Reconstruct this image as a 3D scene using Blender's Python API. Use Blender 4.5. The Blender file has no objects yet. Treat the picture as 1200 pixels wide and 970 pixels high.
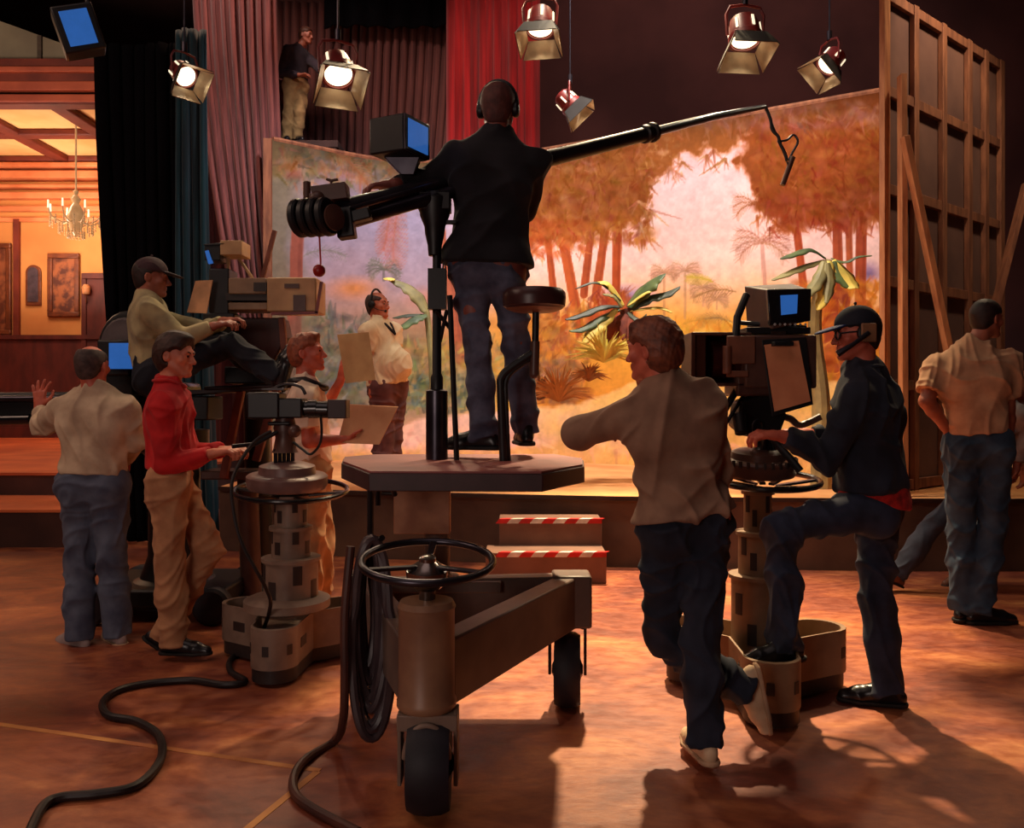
import bpy, bmesh, math, random
import numpy as np
from mathutils import Vector, Matrix
R = math.radians
F, CAMH, CXP, HYP = 1000.0, 1.43, 600.0, 467.0
COL = bpy.context.scene.collection
V = Vector

def P(px, py, Y):
    return V(((px - CXP) / F * Y, Y, CAMH - (py - HYP) / F * Y))

def lin(c):
    out = []
    for v in c[:3]:
        v = v / 255.0
        out.append(v / 12.92 if v <= 0.04045 else ((v + 0.055) / 1.055) ** 2.4)
    return (*out, 1.0)

# ------------------------------------------------------------------ materials
def mat(name, c, rough=0.7, metal=0.0, c2=None, scale=8.0, stretch=(1, 1, 1), bump=0.0, bscale=60.0,
        emis=None, estr=0.0, spec=0.4, detail=4.0, sheen=0.0, contrast=(0.35, 0.65)):
    m = bpy.data.materials.new(name)
    m.use_nodes = True
    nt = m.node_tree
    b = nt.nodes['Principled BSDF']
    b.inputs['Roughness'].default_value = rough
    b.inputs['Metallic'].default_value = metal
    b.inputs['Specular IOR Level'].default_value = spec
    if sheen:
        b.inputs['Sheen Weight'].default_value = sheen
    tc = nt.nodes.new('ShaderNodeTexCoord')
    mp = nt.nodes.new('ShaderNodeMapping')
    mp.inputs['Scale'].default_value = stretch
    nt.links.new(tc.outputs['Object'], mp.inputs['Vector'])
    no = nt.nodes.new('ShaderNodeTexNoise')
    no.inputs['Scale'].default_value = scale
    no.inputs['Detail'].default_value = detail
    nt.links.new(mp.outputs[0], no.inputs['Vector'])
    cr = nt.nodes.new('ShaderNodeValToRGB')
    if c2 is None:
        c2 = tuple(v * 0.78 for v in c)
    cr.color_ramp.elements[0].position = contrast[0]
    cr.color_ramp.elements[1].position = contrast[1]
    cr.color_ramp.elements[0].color = lin(c2)
    cr.color_ramp.elements[1].color = lin(c)
    nt.links.new(no.outputs['Fac'], cr.inputs['Fac'])
    nt.links.new(cr.outputs['Color'], b.inputs['Base Color'])
    if bump:
        n2 = nt.nodes.new('ShaderNodeTexNoise')
        n2.inputs['Scale'].default_value = bscale
        n2.inputs['Detail'].default_value = 3
        nt.links.new(mp.outputs[0], n2.inputs['Vector'])
        bp = nt.nodes.new('ShaderNodeBump')
        bp.inputs['Strength'].default_value = bump
        bp.inputs['Distance'].default_value = 0.02
        nt.links.new(n2.outputs['Fac'], bp.inputs['Height'])
        nt.links.new(bp.outputs[0], b.inputs['Normal'])
    if emis:
        b.inputs['Emission Color'].default_value = lin(emis)
        b.inputs['Emission Strength'].default_value = estr
    return m

# ------------------------------------------------------------------ objects
def tag(o, label=None, cat=None, group=None, kind=None):
    if label: o['label'] = label
    if cat: o['category'] = cat
    if group: o['group'] = group
    if kind: o['kind'] = kind
    return o

def empty(name, loc, label=None, cat=None, group=None):
    o = bpy.data.objects.new(name, None)
    COL.objects.link(o)
    o.location = loc
    o.empty_display_size = 0.1
    tag(o, label, cat, group)
    return o

def origin(o):
    loc = V((0, 0, 0))
    while o is not None:
        loc = loc + o.location
        o = o.parent
    return loc

def link_mesh(name, me, m, parent=None, bevel=0.0, bseg=2):
    o = bpy.data.objects.new(name, me)
    COL.objects.link(o)
    if m is not None:
        for mm in (m if isinstance(m, (list, tuple)) else [m]):
            me.materials.append(mm)
    if parent is not None:
        o.parent = parent
        off = origin(parent)
        if off.length > 0:
            me.transform(Matrix.Translation(-off))
    if bevel:
        md = o.modifiers.new('bevel', 'BEVEL')
        md.width = bevel; md.segments = bseg; md.limit_method = 'ANGLE'; md.angle_limit = R(40)
    return o

def frame_of(d, hint=V((0, 0, 1))):
    d = d.normalized()
    if abs(d.dot(hint)) > 0.98:
        hint = V((0, 1, 0)) if abs(d.y) < 0.9 else V((1, 0, 0))
    x = hint.cross(d).normalized()
    y = d.cross(x).normalized()
    return x, y, d

class MB:
    def __init__(s):
        s.bm = bmesh.new(); s.mi = 0
    def face(s, vs):
        try:
            f = s.bm.faces.new(vs); f.material_index = s.mi; return f
        except ValueError:
            return None
    def hexa(s, c):   # 8 corners: bottom 4 ccw, top 4 ccw
        v = [s.bm.verts.new(p) for p in c]
        for q in ((3, 2, 1, 0), (4, 5, 6, 7), (0, 1, 5, 4), (1, 2, 6, 5), (2, 3, 7, 6), (3, 0, 4, 7)):
            s.face([v[i] for i in q])
        return s
    def box(s, c, size, rot=None):
        c = V(c); hx, hy, hz = size[0] / 2, size[1] / 2, size[2] / 2
        pts = [V((x, y, z)) for z in (-hz, hz) for x, y in ((-hx, -hy), (hx, -hy), (hx, hy), (-hx, hy))]
        if rot is not None:
            pts = [rot @ p for p in pts]
        return s.hexa([c + p for p in pts])
    def beam(s, a, b, w, h, hint=V((0, 0, 1))):  # rectangular bar from a to b, w sideways, h along hint
        a, b = V(a), V(b)
        x, y, d = frame_of(b - a, hint)
        c = []
        for q in (a, b):
            c += [q - x * w / 2 - y * h / 2, q + x * w / 2 - y * h / 2, q + x * w / 2 + y * h / 2, q - x * w / 2 + y * h / 2]
        return s.hexa(c)
    def prism(s, poly, ext):
        ext = V(ext)
        a = [s.bm.verts.new(V(p)) for p in poly]
        b = [s.bm.verts.new(V(p) + ext) for p in poly]
        n = len(a)
        s.face(list(reversed(a))); s.face(b)
        for i in range(n):
            s.face([a[i], a[(i + 1) % n], b[(i + 1) % n], b[i]])
        return s
    def tube(s, pts, r, seg=10, closed=False, caps=True, flat=1.0, hint=V((0, 0, 1))):
        pts = [V(p) for p in pts]; n = len(pts)
        rs = r if isinstance(r, (list, tuple)) else [r] * n
        rings = []; px = None
        for i in range(n):
            if closed: d = pts[(i + 1) % n] - pts[i - 1]
            else: d = pts[min(i + 1, n - 1)] - pts[max(i - 1, 0)]
            if d.length < 1e-9: d = V((0, 0, 1))
            d.normalize()
            if px is None: x, y, _ = frame_of(d, hint)
            else:
                x = (px - d * px.dot(d))
                x = x.normalized() if x.length > 1e-6 else frame_of(d, hint)[0]
                y = d.cross(x)
            px = x
            rings.append([s.bm.verts.new(pts[i] + (x * math.cos(t) + y * math.sin(t) * flat) * rs[i])
                          for t in [2 * math.pi * k / seg for k in range(seg)]])
        m = n if closed else n - 1
        for i in range(m):
            A, B = rings[i], rings[(i + 1) % n]
            for k in range(seg):
                s.face([A[k], A[(k + 1) % seg], B[(k + 1) % seg], B[k]])
        if caps and not closed:
            s.face(list(reversed(rings[0]))); s.face(rings[-1])
        return s
    def cyl(s, a, b, r, r2=None, seg=24):
        return s.tube([a, b], [r, r if r2 is None else r2], seg)
    def lathe(s, prof, base, axis=V((0, 0, 1)), seg=32, hint=V((0, 0, 1))):
        base = V(base); x, y, d = frame_of(V(axis), hint)
        rings = []
        for r, z in prof:
            rings.append([s.bm.verts.new(base + d * z + (x * math.cos(t) + y * math.sin(t)) * max(r, 1e-4))
                          for t in [2 * math.pi * k / seg for k in range(seg)]])
        for A, B in zip(rings, rings[1:]):
            for k in range(seg):
                s.face([A[k], A[(k + 1) % seg], B[(k + 1) % seg], B[k]])
        s.face(list(reversed(rings[0]))); s.face(rings[-1])
        return s
    def torus(s, c, Rr, r, normal=V((0, 0, 1)), seg=48, rs=10):
        c = V(c); x, y, d = frame_of(V(normal))
        return s.tube([c + (x * math.cos(t) + y * math.sin(t)) * Rr for t in [2 * math.pi * k / seg for k in range(seg)]],
                      r, rs, closed=True, hint=d)
    def sphere(s, c, r, sc=(1, 1, 1), u=16, v=10):
        m = Matrix.Translation(V(c)) @ Matrix.Diagonal((r * sc[0], r * sc[1], r * sc[2], 1))
        bmesh.ops.create_uvsphere(s.bm, u_segments=u, v_segments=v, radius=1, matrix=m)
        return s
    def build(s, name, m, parent=None, bevel=0.0, smooth=True, angle=35, bseg=2):
        bmesh.ops.recalc_face_normals(s.bm, faces=s.bm.faces)
        me = bpy.data.meshes.new(name)
        s.bm.to_mesh(me); s.bm.free()
        if smooth:
            me.shade_smooth()
            me.set_sharp_from_angle(angle=R(angle))
        return link_mesh(name, me, m, parent, bevel, bseg)

def spline(pts, n=8, closed=False):
    pts = [V(p) for p in pts]; N = len(pts); out = []
    rng = N if closed else N - 1
    for i in range(rng):
        if closed: p0, p1, p2, p3 = pts[i - 1], pts[i], pts[(i + 1) % N], pts[(i + 2) % N]
        else: p0, p1, p2, p3 = pts[max(i - 1, 0)], pts[i], pts[i + 1], pts[min(i + 2, N - 1)]
        for k in range(n):
            t = k / n
            out.append(0.5 * ((2 * p1) + (p2 - p0) * t + (2 * p0 - 5 * p1 + 4 * p2 - p3) * t * t + (3 * p1 - p0 - 3 * p2 + p3) * t ** 3))
    if not closed: out.append(pts[-1])
    return out

# ------------------------------------------------------------------ smooth solid surfaces (distance fields + surface nets)
def vv(p): return np.array(p, dtype=np.float64)

class Field:
    """list of operations evaluated on one grid; gives one continuous mesh"""
    def __init__(s): s.ops = []
    def cone(s, a, b, ra, rb=None, k=0.02, flat=1.0, n=None, sub=False, cap=None):
        rb = ra if rb is None else rb
        s.ops.append(('cone', vv(a), vv(b), ra, rb, k, flat, None if n is None else vv(V(n).normalized()), sub, cap)); return s
    def ell(s, c, rad, axes=None, k=0.02, sub=False):
        if axes is None: axes = (V((1, 0, 0)), V((0, 1, 0)), V((0, 0, 1)))
        s.ops.append(('ell', vv(c), vv(rad), np.array([list(a) for a in axes]), k, sub)); return s
    def plane(s, p, n, k=0.0):   # keeps the side the normal points away from
        s.ops.append(('plane', vv(p), vv(V(n).normalized()), k)); return s
    def bounds(s):
        lo = np.full(3, 1e9); hi = np.full(3, -1e9)
        for o in s.ops:
            if o[0] == 'cone' and not o[8]:
                r = max(o[3], o[4])
                lo = np.minimum(lo, np.minimum(o[1], o[2]) - r); hi = np.maximum(hi, np.maximum(o[1], o[2]) + r)
            elif o[0] == 'ell' and not o[5]:
                r = o[2].max(); lo = np.minimum(lo, o[1] - r); hi = np.maximum(hi, o[1] + r)
        return lo - 0.03, hi + 0.03
    def mesh(s, h=0.006):
        lo, hi = s.bounds()
        n = np.ceil((hi - lo) / h).astype(int) + 1
        D = np.full(tuple(n), 0.1, dtype=np.float32)
        ax = [lo[i] + h * np.arange(n[i]) for i in range(3)]
        def win(a, b):
            i0 = np.maximum(0, np.floor((a - lo) / h).astype(int)); i1 = np.minimum(n, np.ceil((b - lo) / h).astype(int) + 1)
            return i0, i1
        for o in s.ops:
            if o[0] == 'plane':
                _, p, nn, k = o
                d = ((ax[0] - p[0]) * nn[0])[:, None, None] + ((ax[1] - p[1]) * nn[1])[None, :, None] + ((ax[2] - p[2]) * nn[2])[None, None, :]
                d = d.astype(np.float32)
                if k > 0:
                    hh = np.clip(0.5 + 0.5 * (D - d) / k, 0, 1); D = d * (1 - hh) + D * hh + k * hh * (1 - hh)
                else: D = np.maximum(D, d)
                continue
            if o[0] == 'cone':
                _, a, b, ra, rb, k, fl, nn, sub, cap = o
                m = max(ra, rb) + k + 0.02
                i0, i1 = win(np.minimum(a, b) - m, np.maximum(a, b) + m)
            else:
                _, c, rad, A, k, sub = o
                m = rad.max() + k + 0.02
                i0, i1 = win(c - m, c + m)
            if (i1 <= i0).any(): continue
            X = ax[0][i0[0]:i1[0]][:, None, None]; Y = ax[1][i0[1]:i1[1]][None, :, None]; Z = ax[2][i0[2]:i1[2]][None, None, :]
            if o[0] == 'cone':
                px, py, pz = X - a[0], Y - a[1], Z - a[2]
                ab = b - a
                capd = None
                if cap is not None:
                    u = ab / (np.linalg.norm(ab) + 1e-9)
                    al = px * u[0] + py * u[1] + pz * u[2]
                    L = np.linalg.norm(ab)
                    capd = np.full(al.shape, -9.0)
                    if 'b' in cap: capd = np.maximum(capd, al - L)
                    if 'a' in cap: capd = np.maximum(capd, -al)
                if nn is not None and fl != 1.0:
                    g = (1 / fl - 1)
                    q = (px * nn[0] + py * nn[1] + pz * nn[2]) * g
                    px = px + q * nn[0]; py = py + q * nn[1]; pz = pz + q * nn[2]
                    ab = ab + nn * (ab @ nn) * g
                t = np.clip((px * ab[0] + py * ab[1] + pz * ab[2]) / (ab @ ab + 1e-12), 0, 1)
                d = np.sqrt((px - t * ab[0]) ** 2 + (py - t * ab[1]) ** 2 + (pz - t * ab[2]) ** 2) - (ra + (rb - ra) * t)
                if capd is not None: d = np.maximum(d, capd)
            else:
                px, py, pz = X - c[0], Y - c[1], Z - c[2]
                q = [(px * A[i][0] + py * A[i][1] + pz * A[i][2]) for i in range(3)]
                k0 = np.sqrt(sum((q[i] / rad[i]) ** 2 for i in range(3)))
                k1 = np.sqrt(sum((q[i] / rad[i] ** 2) ** 2 for i in range(3))) + 1e-9
                d = k0 * (k0 - 1) / k1
            d = d.astype(np.float32)
            S = D[i0[0]:i1[0], i0[1]:i1[1], i0[2]:i1[2]]
            if sub:
                d = -d
                if k > 0:
                    hh = np.clip(0.5 - 0.5 * (d - S) / k, 0, 1); r = d * (1 - hh) + S * hh + k * hh * (1 - hh)
                else: r = np.maximum(S, d)
            else:
                if k > 0:
                    hh = np.clip(0.5 + 0.5 * (d - S) / k, 0, 1); r = d * (1 - hh) + S * hh - k * hh * (1 - hh)
                else: r = np.minimum(S, d)
            D[i0[0]:i1[0], i0[1]:i1[1], i0[2]:i1[2]] = r
        return nets(D, lo, h)

def nets(D, lo, h):
    S = D < 0
    c = [S[i:S.shape[0] - 1 + i, j:S.shape[1] - 1 + j, k:S.shape[2] - 1 + k] for i in (0, 1) for j in (0, 1) for k in (0, 1)]
    tot = np.zeros(c[0].shape, dtype=np.int8)
    for q in c: tot += q
    act = np.nonzero((tot > 0) & (tot < 8))
    N = len(act[0])
    idx = np.full(tot.shape, -1, dtype=np.int32); idx[act] = np.arange(N)
    base = np.stack(act, 1)
    offs = [(i, j, k) for i in (0, 1) for j in (0, 1) for k in (0, 1)]
    vals = np.stack([D[base[:, 0] + o[0], base[:, 1] + o[1], base[:, 2] + o[2]] for o in offs], 1).astype(np.float64)
    acc = np.zeros((N, 3)); cnt = np.zeros(N)
    for a in range(8):
        for b in range(a + 1, 8):
            if bin(a ^ b).count('1') != 1: continue
            va, vb = vals[:, a], vals[:, b]
            m = (va < 0) != (vb < 0)
            t = np.where(m, va / np.where(m, va - vb, 1), 0)
            pa, pb = np.array(offs[a]), np.array(offs[b])
            acc += np.where(m[:, None], pa + t[:, None] * (pb - pa), 0); cnt += m
    verts = (base + acc / np.maximum(cnt, 1)[:, None]) * h + lo
    quads = []
    for axis in range(3):
        sl0 = [slice(None)] * 3; sl1 = [slice(None)] * 3
        sl0[axis] = slice(0, -1); sl1[axis] = slice(1, None)
        A, B = S[tuple(sl0)], S[tuple(sl1)]
        e = np.nonzero(A != B)
        e = np.stack(e, 1)
        u, w = (axis + 1) % 3, (axis + 2) % 3
        ok = (e[:, u] > 0) & (e[:, w] > 0) & (e[:, u] < S.shape[u] - 1) & (e[:, w] < S.shape[w] - 1)
        e = e[ok]
        fl = A[tuple(e.T)]
        def cell(du, dw):
            q = e.copy(); q[:, u] += du; q[:, w] += dw; return idx[tuple(q.T)]
        q = np.stack([cell(-1, -1), cell(0, -1), cell(0, 0), cell(-1, 0)], 1)
        q[~fl] = q[~fl][:, ::-1]
        quads.append(q)
    Q = np.concatenate(quads)
    Q = Q[(Q >= 0).all(1)]
    return verts, Q

def vnormals(v, q):
    n = np.zeros_like(v)
    fn = np.cross(v[q[:, 2]] - v[q[:, 0]], v[q[:, 3]] - v[q[:, 1]])
    for i in range(4): np.add.at(n, q[:, i], fn)
    return n / (np.linalg.norm(n, axis=1, keepdims=True) + 1e-12)

def relax(v, q, it=2, f=0.5):
    for _ in range(it):
        acc = np.zeros_like(v); cnt = np.zeros(len(v))
        for i in range(4):
            for j in (1, 3):
                np.add.at(acc, q[:, i], v[q[:, (i + j) % 4]]); np.add.at(cnt, q[:, i], 1)
        v = v * (1 - f) + f * acc / cnt[:, None]
    return v

def folds(v, nrm, amp, seed=0, wl=0.09, zs=1.6, n=4):
    rg = np.random.RandomState(seed)
    warp = np.stack([np.sin(v @ rg.normal(0, 9, 3) + rg.rand() * 6) for _ in range(3)], 1) * 0.035
    p = v + warp
    tot = np.zeros(len(v))
    for i in range(n):
        d = rg.normal(0, 1, 3); d[2] = d[2] * zs; d /= np.linalg.norm(d)
        w = math.pi / (wl * rg.uniform(0.8, 1.9))
        env = np.clip(np.sin(v @ rg.normal(0, 7, 3) + rg.rand() * 6) * 1.5 - .1, 0, 1)
        s = 1 - np.abs(np.sin(p @ (d * w) + rg.rand() * 6))
        tot += env * (s ** 2.5) - env * 0.25
    return v + nrm * (amp * tot * 1.5)[:, None]

def solid(name, f, m, parent, h=0.006, rel=1, fold=None):
    v, q = f.mesh(h)
    if rel: v = relax(v, q, rel)
    if fold:
        v = folds(v, vnormals(v, q), *fold)
        if fold[0] > 0.004: v = relax(v, q, 4, 0.6)
    me = bpy.data.meshes.new(name)
    me.vertices.add(len(v)); me.vertices.foreach_set('co', v.astype(np.float32).ravel())
    me.loops.add(q.size); me.loops.foreach_set('vertex_index', q.astype(np.int32).ravel())
    me.polygons.add(len(q)); me.polygons.foreach_set('loop_start', (np.arange(len(q)) * 4).astype(np.int32))
    me.update(calc_edges=True); me.validate()
    me.shade_smooth()
    return link_mesh(name, me, m, parent)
# ------------------------------------------------------------------ people
def rotv(v, ax, a): return Matrix.Rotation(a, 3, ax) @ v

def hand(f, w, d, n, thumb_sign, S=1.0, curl=0.4, spread=0.0, thumb=0.5):
    """palm, four unequal bent fingers and a thumb, unioned into the body field; n points out of the palm"""
    d = V(d).normalized(); n = V(n); n = (n - d * n.dot(d)).normalized()
    t = d.cross(n).normalized() * thumb_sign
    w = V(w)
    offs = [0.030, 0.010, -0.010, -0.029]; L = [0.072, 0.080, 0.075, 0.060]
    f.cone(w - d * 0.02 * S, w + d * 0.03 * S, 0.027 * S, 0.030 * S, k=0.02, flat=0.7, n=n)
    for i in range(4):
        o = t * offs[i] * S
        kn = w + d * (0.092 - (0.004 if i in (0, 2) else 0) - (0.012 if i == 3 else 0)) * S + o
        f.cone(w + d * 0.02 * S + o * 0.6, kn, 0.0145 * S, 0.0125 * S, k=0.012)
        fd = (d + t * (offs[i] * spread * 14)).normalized()
        ax = fd.cross(n).normalized()
        p = kn; a = 0
        for j, q in enumerate((0.45, 0.31, 0.24)):
            a += curl * (0.8, 1.15, 0.8)[j]
            dd = fd * math.cos(a) + n * math.sin(a)
            e = p + dd * L[i] * q * S
            f.cone(p, e, (0.0108, 0.0098, 0.0088)[j] * S, (0.0098, 0.0088, 0.0078)[j] * S, k=0.003)
            p = e
    b = w + d * 0.022 * S + t * 0.024 * S
    e1 = b + (t * (0.75 - 0.35 * thumb) + d * 0.6 + n * (0.15 + 0.5 * thumb)).normalized() * 0.045 * S
    e2 = e1 + (d * 0.8 + t * (0.3 - 0.5 * thumb) + n * 0.35).normalized() * 0.032 * S
    e3 = e2 + (d * 0.85 + t * (0.05 - 0.5 * thumb) + n * 0.35).normalized() * 0.025 * S
    f.cone(b, e1, 0.015 * S, 0.0115 * S, k=0.012); f.cone(e1, e2, 0.0112 * S, 0.010 * S, k=0.003); f.cone(e2, e3, 0.010 * S, 0.008 * S, k=0.003)

def person(loc, label, c, p, face, hp, hface, arms, legs, skin, B=1.0, S=1.0, belly=0.0, hup=None, shw=0.185, twist=None, pface=None,
           hair=None, haircol=None, top=None, bottom=None, shoes=None, brows=False, hs=1.0, seed=1, h=0.006, group=None):
    """c mid-shoulders, p mid-hips, hp head centre; arms/legs dicts of joints; all world positions"""
    root = empty('person', loc, label, 'person', group)
    c, p, hp = V(c), V(p), V(hp)
    face = V(face).normalized(); up = (c - p).normalized()
    face = (face - up * face.dot(up)).normalized()
    left = up.cross(face).normalized()
    pf = V(pface).normalized() if pface else face
    pf = (pf - up * pf.dot(up)).normalized(); pl = up.cross(pf).normalized()
    sh = {'L': c + left * shw * S, 'R': c - left * shw * S}
    for k_ in ('L', 'R'): sh[k_] = sh[k_] - up * 0.03 * S
    for k_ in ('L', 'R'):
        if 'sh' in arms[k_]: sh[k_] = V(arms[k_]['sh'])
    hip = {'L': p + pl * 0.088 * S, 'R': p - pl * 0.088 * S}
    for k_ in ('L', 'R'):
        if 'hip' in legs[k_]: hip[k_] = V(legs[k_]['hip'])
    waist = p.lerp(c, 0.38)
    # ---------------- body
    f = Field()
    def torso(f, e, low=True, kk=0.05):
        f.cone(waist + (p - waist) * 0.1, p.lerp(c, 0.83), (0.128 + e) * S * B, (0.150 + e) * S, k=kk, flat=0.70 + 0.03 * B, n=face)
        for s_, q in (('L', 1), ('R', -1)):
            f.cone(sh[s_] * 0.92 + c * 0.08, c + up * 0.02 * S + left * q * 0.05 * S, (0.048 + e * .8) * S, (0.058 + e * .8) * S, k=0.045)
            f.cone(sh[s_] * 0.55 + c * 0.45 + up * 0.01, c + up * 0.085 * S - face * 0.01, (0.032 + e * .7) * S, (0.042 + e * .7) * S, k=0.04)
            f.ell(c - up * 0.12 * S + left * q * 0.085 * S - face * 0.045 * S, ((0.085 + e) * S, (0.06 + e) * S, (0.12 + e) * S), (left, face, up), k=0.04)
        if belly:
            f.ell(waist - up * 0.02 * S + face * 0.055 * S, ((0.13 + e + belly * .4) * S, (0.10 + e + belly) * S, (0.13 + e + belly * .5) * S), (left, face, up), k=0.06)
        if low:
            f.cone(hip['L'], hip['R'], (0.090 + e) * S * B, None, k=0.05, flat=0.95, n=pf)
            f.cone(p, waist, (0.14 + e) * S * B, (0.135 + e) * S * B, k=0.05, flat=0.72, n=pf)
            for s_ in ('L', 'R'):
                f.ell(hip[s_] - pf * 0.03 * S - up * 0.03 * S, ((0.07 + e) * S, (0.075 + e) * S, (0.09 + e) * S), (pl, pf, up), k=0.04)
    torso(f, 0.0)
    hS = 0.97 * hs
    hf = V(hface).normalized(); hu = V(hup).normalized() if hup else V((0, 0, 1))
    hu = (hu - hf * hu.dot(hf)).normalized(); hl = hu.cross(hf).normalized()
    A3 = (hl, hf, hu)
    H = lambda l, ff, u: hp + (hl * l + hf * ff + hu * u) * hS
    f.cone(c + up * 0.03 * S, H(0, -0.03, -0.06), 0.062 * S, 0.054 * hS, k=0.035)
    for s_ in ('L', 'R'):
        a = arms[s_]; e_, w_ = V(a['el']), V(a['wr'])
        f.cone(sh[s_], e_, 0.053 * S * B, 0.042 * S, k=0.03)
        f.cone(e_, e_.lerp(w_, 0.35), 0.042 * S, 0.041 * S, k=0.015); f.cone(e_.lerp(w_, 0.35), w_, 0.041 * S, 0.027 * S, k=0.015)
        g = legs[s_]; kn, an = V(g['kn']), V(g['an'])
        f.cone(hip[s_], kn, 0.083 * S * B, 0.053 * S, k=0.04)
        f.cone(kn, kn.lerp(an, 0.35), 0.055 * S, 0.056 * S, k=0.02); f.cone(kn.lerp(an, 0.35), an, 0.056 * S, 0.038 * S, k=0.02)
        td = V(g['toe']).normalized()
        fu_ = V(g['fu']).normalized() if 'fu' in g else V((0, 0, 1)); fu_ = (fu_ - td * fu_.dot(td)).normalized()
        f.cone(an, an - fu_ * 0.05 * S, 0.034 * S, 0.03 * S, k=0.02); f.cone(an - fu_ * 0.052 * S, an + td * 0.12 * S - fu_ * 0.058 * S, 0.026 * S, 0.022 * S, k=0.02)
    # head
    f.ell(H(0, -0.015, 0.03), (0.076 * hS, 0.097 * hS, 0.088 * hS), A3, k=0.02)
    f.ell(H(0, 0.018, -0.03), (0.060 * hS, 0.074 * hS, 0.088 * hS), A3, k=0.03)
    for q in (1, -1):
        f.cone(H(0.052 * q, 0.0, -0.05), H(0.016 * q, 0.072, -0.098), 0.018 * hS, 0.018 * hS, k=0.02)
        f.ell(H(0.045 * q, 0.062, -0.018), (0.022 * hS,) * 3, A3, k=0.02)
    f.ell(H(0, 0.078, -0.096), (0.024 * hS, 0.018 * hS, 0.017 * hS), A3, k=0.015)
    f.cone(H(-0.035, 0.076, 0.026), H(0.035, 0.076, 0.026), 0.014 * hS, k=0.012)
    for q in (1, -1):
        f.ell(H(0.031 * q, 0.098, 0.006), (0.018 * hS, 0.014 * hS, 0.013 * hS), A3, k=0.012, sub=True)
        f.ell(H(0.031 * q, 0.077, 0.006), (0.0135 * hS,) * 3, A3, k=0.003)
    f.cone(H(0, 0.088, 0.016), H(0, 0.113, -0.028), 0.008 * hS, 0.0125 * hS, k=0.010)
    for q in (1, -1): f.ell(H(0.012 * q, 0.1, -0.032), (0.009 * hS,) * 3, A3, k=0.006)
    f.cone(H(-0.016, 0.088, -0.054), H(0.016, 0.088, -0.054), 0.0085 * hS, k=0.008)
    f.cone(H(-0.014, 0.087, -0.067), H(0.014, 0.087, -0.067), 0.009 * hS, k=0.007)
    for q in (1, -1):
        f.ell(H(0.079 * q, -0.012, -0.004), (0.009 * hS, 0.021 * hS, 0.033 * hS), (hl * q * 0.9 + hf * 0.3, hf, hu), k=0.006)
        f.ell(H(0.088 * q, -0.006, 0.0), (0.006 * hS, 0.010 * hS, 0.018 * hS), (hl * q, hf, hu), k=0.004, sub=True)
    for s_ in ('L', 'R'):
        a = arms[s_]
        w_ = V(a['wr'])
        hand(f, w_ + V(a['hd']).normalized() * 0.012, a['hd'], a['hn'], -1 if s_ == 'L' else 1, S, a.get('curl', 0.4), a.get('spread', 0.0), a.get('thumb', 0.5))
    body = solid('body', f, skin, root, h=h * 0.85, rel=1)
    # ---------------- hair
    if hair:
        g = Field(); t = {'short': 0.012, 'bald': 0.009, 'wavy': 0.022, 'swept': 0.016, 'cap': 0.010}[hair]
        g.ell(H(0, -0.018, 0.034), ((0.077 + t) * hS, (0.098 + t) * hS, (0.088 + t * 1.1) * hS), A3, k=0.02)
        if hair in ('wavy', 'swept'):
            g.ell(H(0, -0.055, -0.015), ((0.066 + t) * hS, (0.055 + t) * hS, 0.085 * hS), A3, k=0.03)
            if hair == 'swept': g.ell(H(0, 0.045, 0.105), (0.055 * hS, 0.05 * hS, 0.028 * hS), A3, k=0.02)
            if hair == 'wavy':
                g.ell(H(0, -0.06, -0.075), (0.055 * hS, 0.035 * hS, 0.035 * hS), A3, k=0.02)
                g.ell(H(0.0, 0.03, 0.105), (0.065 * hS, 0.06 * hS, 0.030 * hS), A3, k=0.02)
        else:
            g.ell(H(0, -0.06, -0.03), (0.062 * hS, 0.045 * hS, 0.065 * hS), A3, k=0.03)
        g.plane(H(0, 0.072, 0.062), hf * 0.93 - hu * 0.36, k=0.008)
        for q in (1, -1):
            g.ell(H(0.095 * q, 0.05, -0.02), (0.05 * hS, 0.06 * hS, 0.075 * hS), A3, k=0.01, sub=True)
            g.ell(H(0.085 * q, -0.010, -0.012), (0.022 * hS, 0.022 * hS, 0.036 * hS), A3, k=0.006, sub=True)
        g.ell(H(0, 0.085, -0.035), (0.08 * hS, 0.088 * hS, 0.095 * hS), A3, k=0.01, sub=True)
        g.plane(H(0, -0.05, -0.115 if hair == 'wavy' else -0.085), -hu, k=0.01)
        if hair == 'bald':
            g.ell(H(0, 0.01, 0.105), (0.066 * hS, 0.1 * hS, 0.066 * hS), A3, k=0.012, sub=True)
        solid('hair', g, haircol, root, h=0.005, rel=1, fold=(0.0014 if hair in ('wavy', 'swept') else 0.0006, seed + 5, 0.03, 0.6, 9))
    if brows:
        for q in (1, -1):
            MB().tube([H(0.014 * q, 0.094, 0.024), H(0.03 * q, 0.092, 0.03), H(0.047 * q, 0.078, 0.026)], [0.003, 0.004, 0.002], 6).build('eyebrow', haircol, root)
            MB().sphere(H(0.031 * q, 0.086, 0.006), 0.0075 * hS, u=10, v=8).build('eye', M['iris'], root)
    # ---------------- trousers
    if bottom:
        g = Field(); e = bottom.get('loose', 0.014); hem = bottom.get('hem', 0.062)
        g.cone(hip['L'], hip['R'], (0.095 + e) * S * B, None, k=0.04, flat=0.93, n=pf)
        g.cone(p, waist, (0.138 + e) * S * B, (0.134 + e) * S * B, k=0.05, flat=0.74, n=pf)
        for s_ in ('L', 'R'):
            g.ell(hip[s_] - pf * 0.038 * S - up * 0.03 * S, ((0.076 + e) * S, (0.076 + e) * S, (0.095 + e) * S), (pl, pf, up), k=0.03)
        g.plane(p.lerp(c, 0.30), up)
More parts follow.
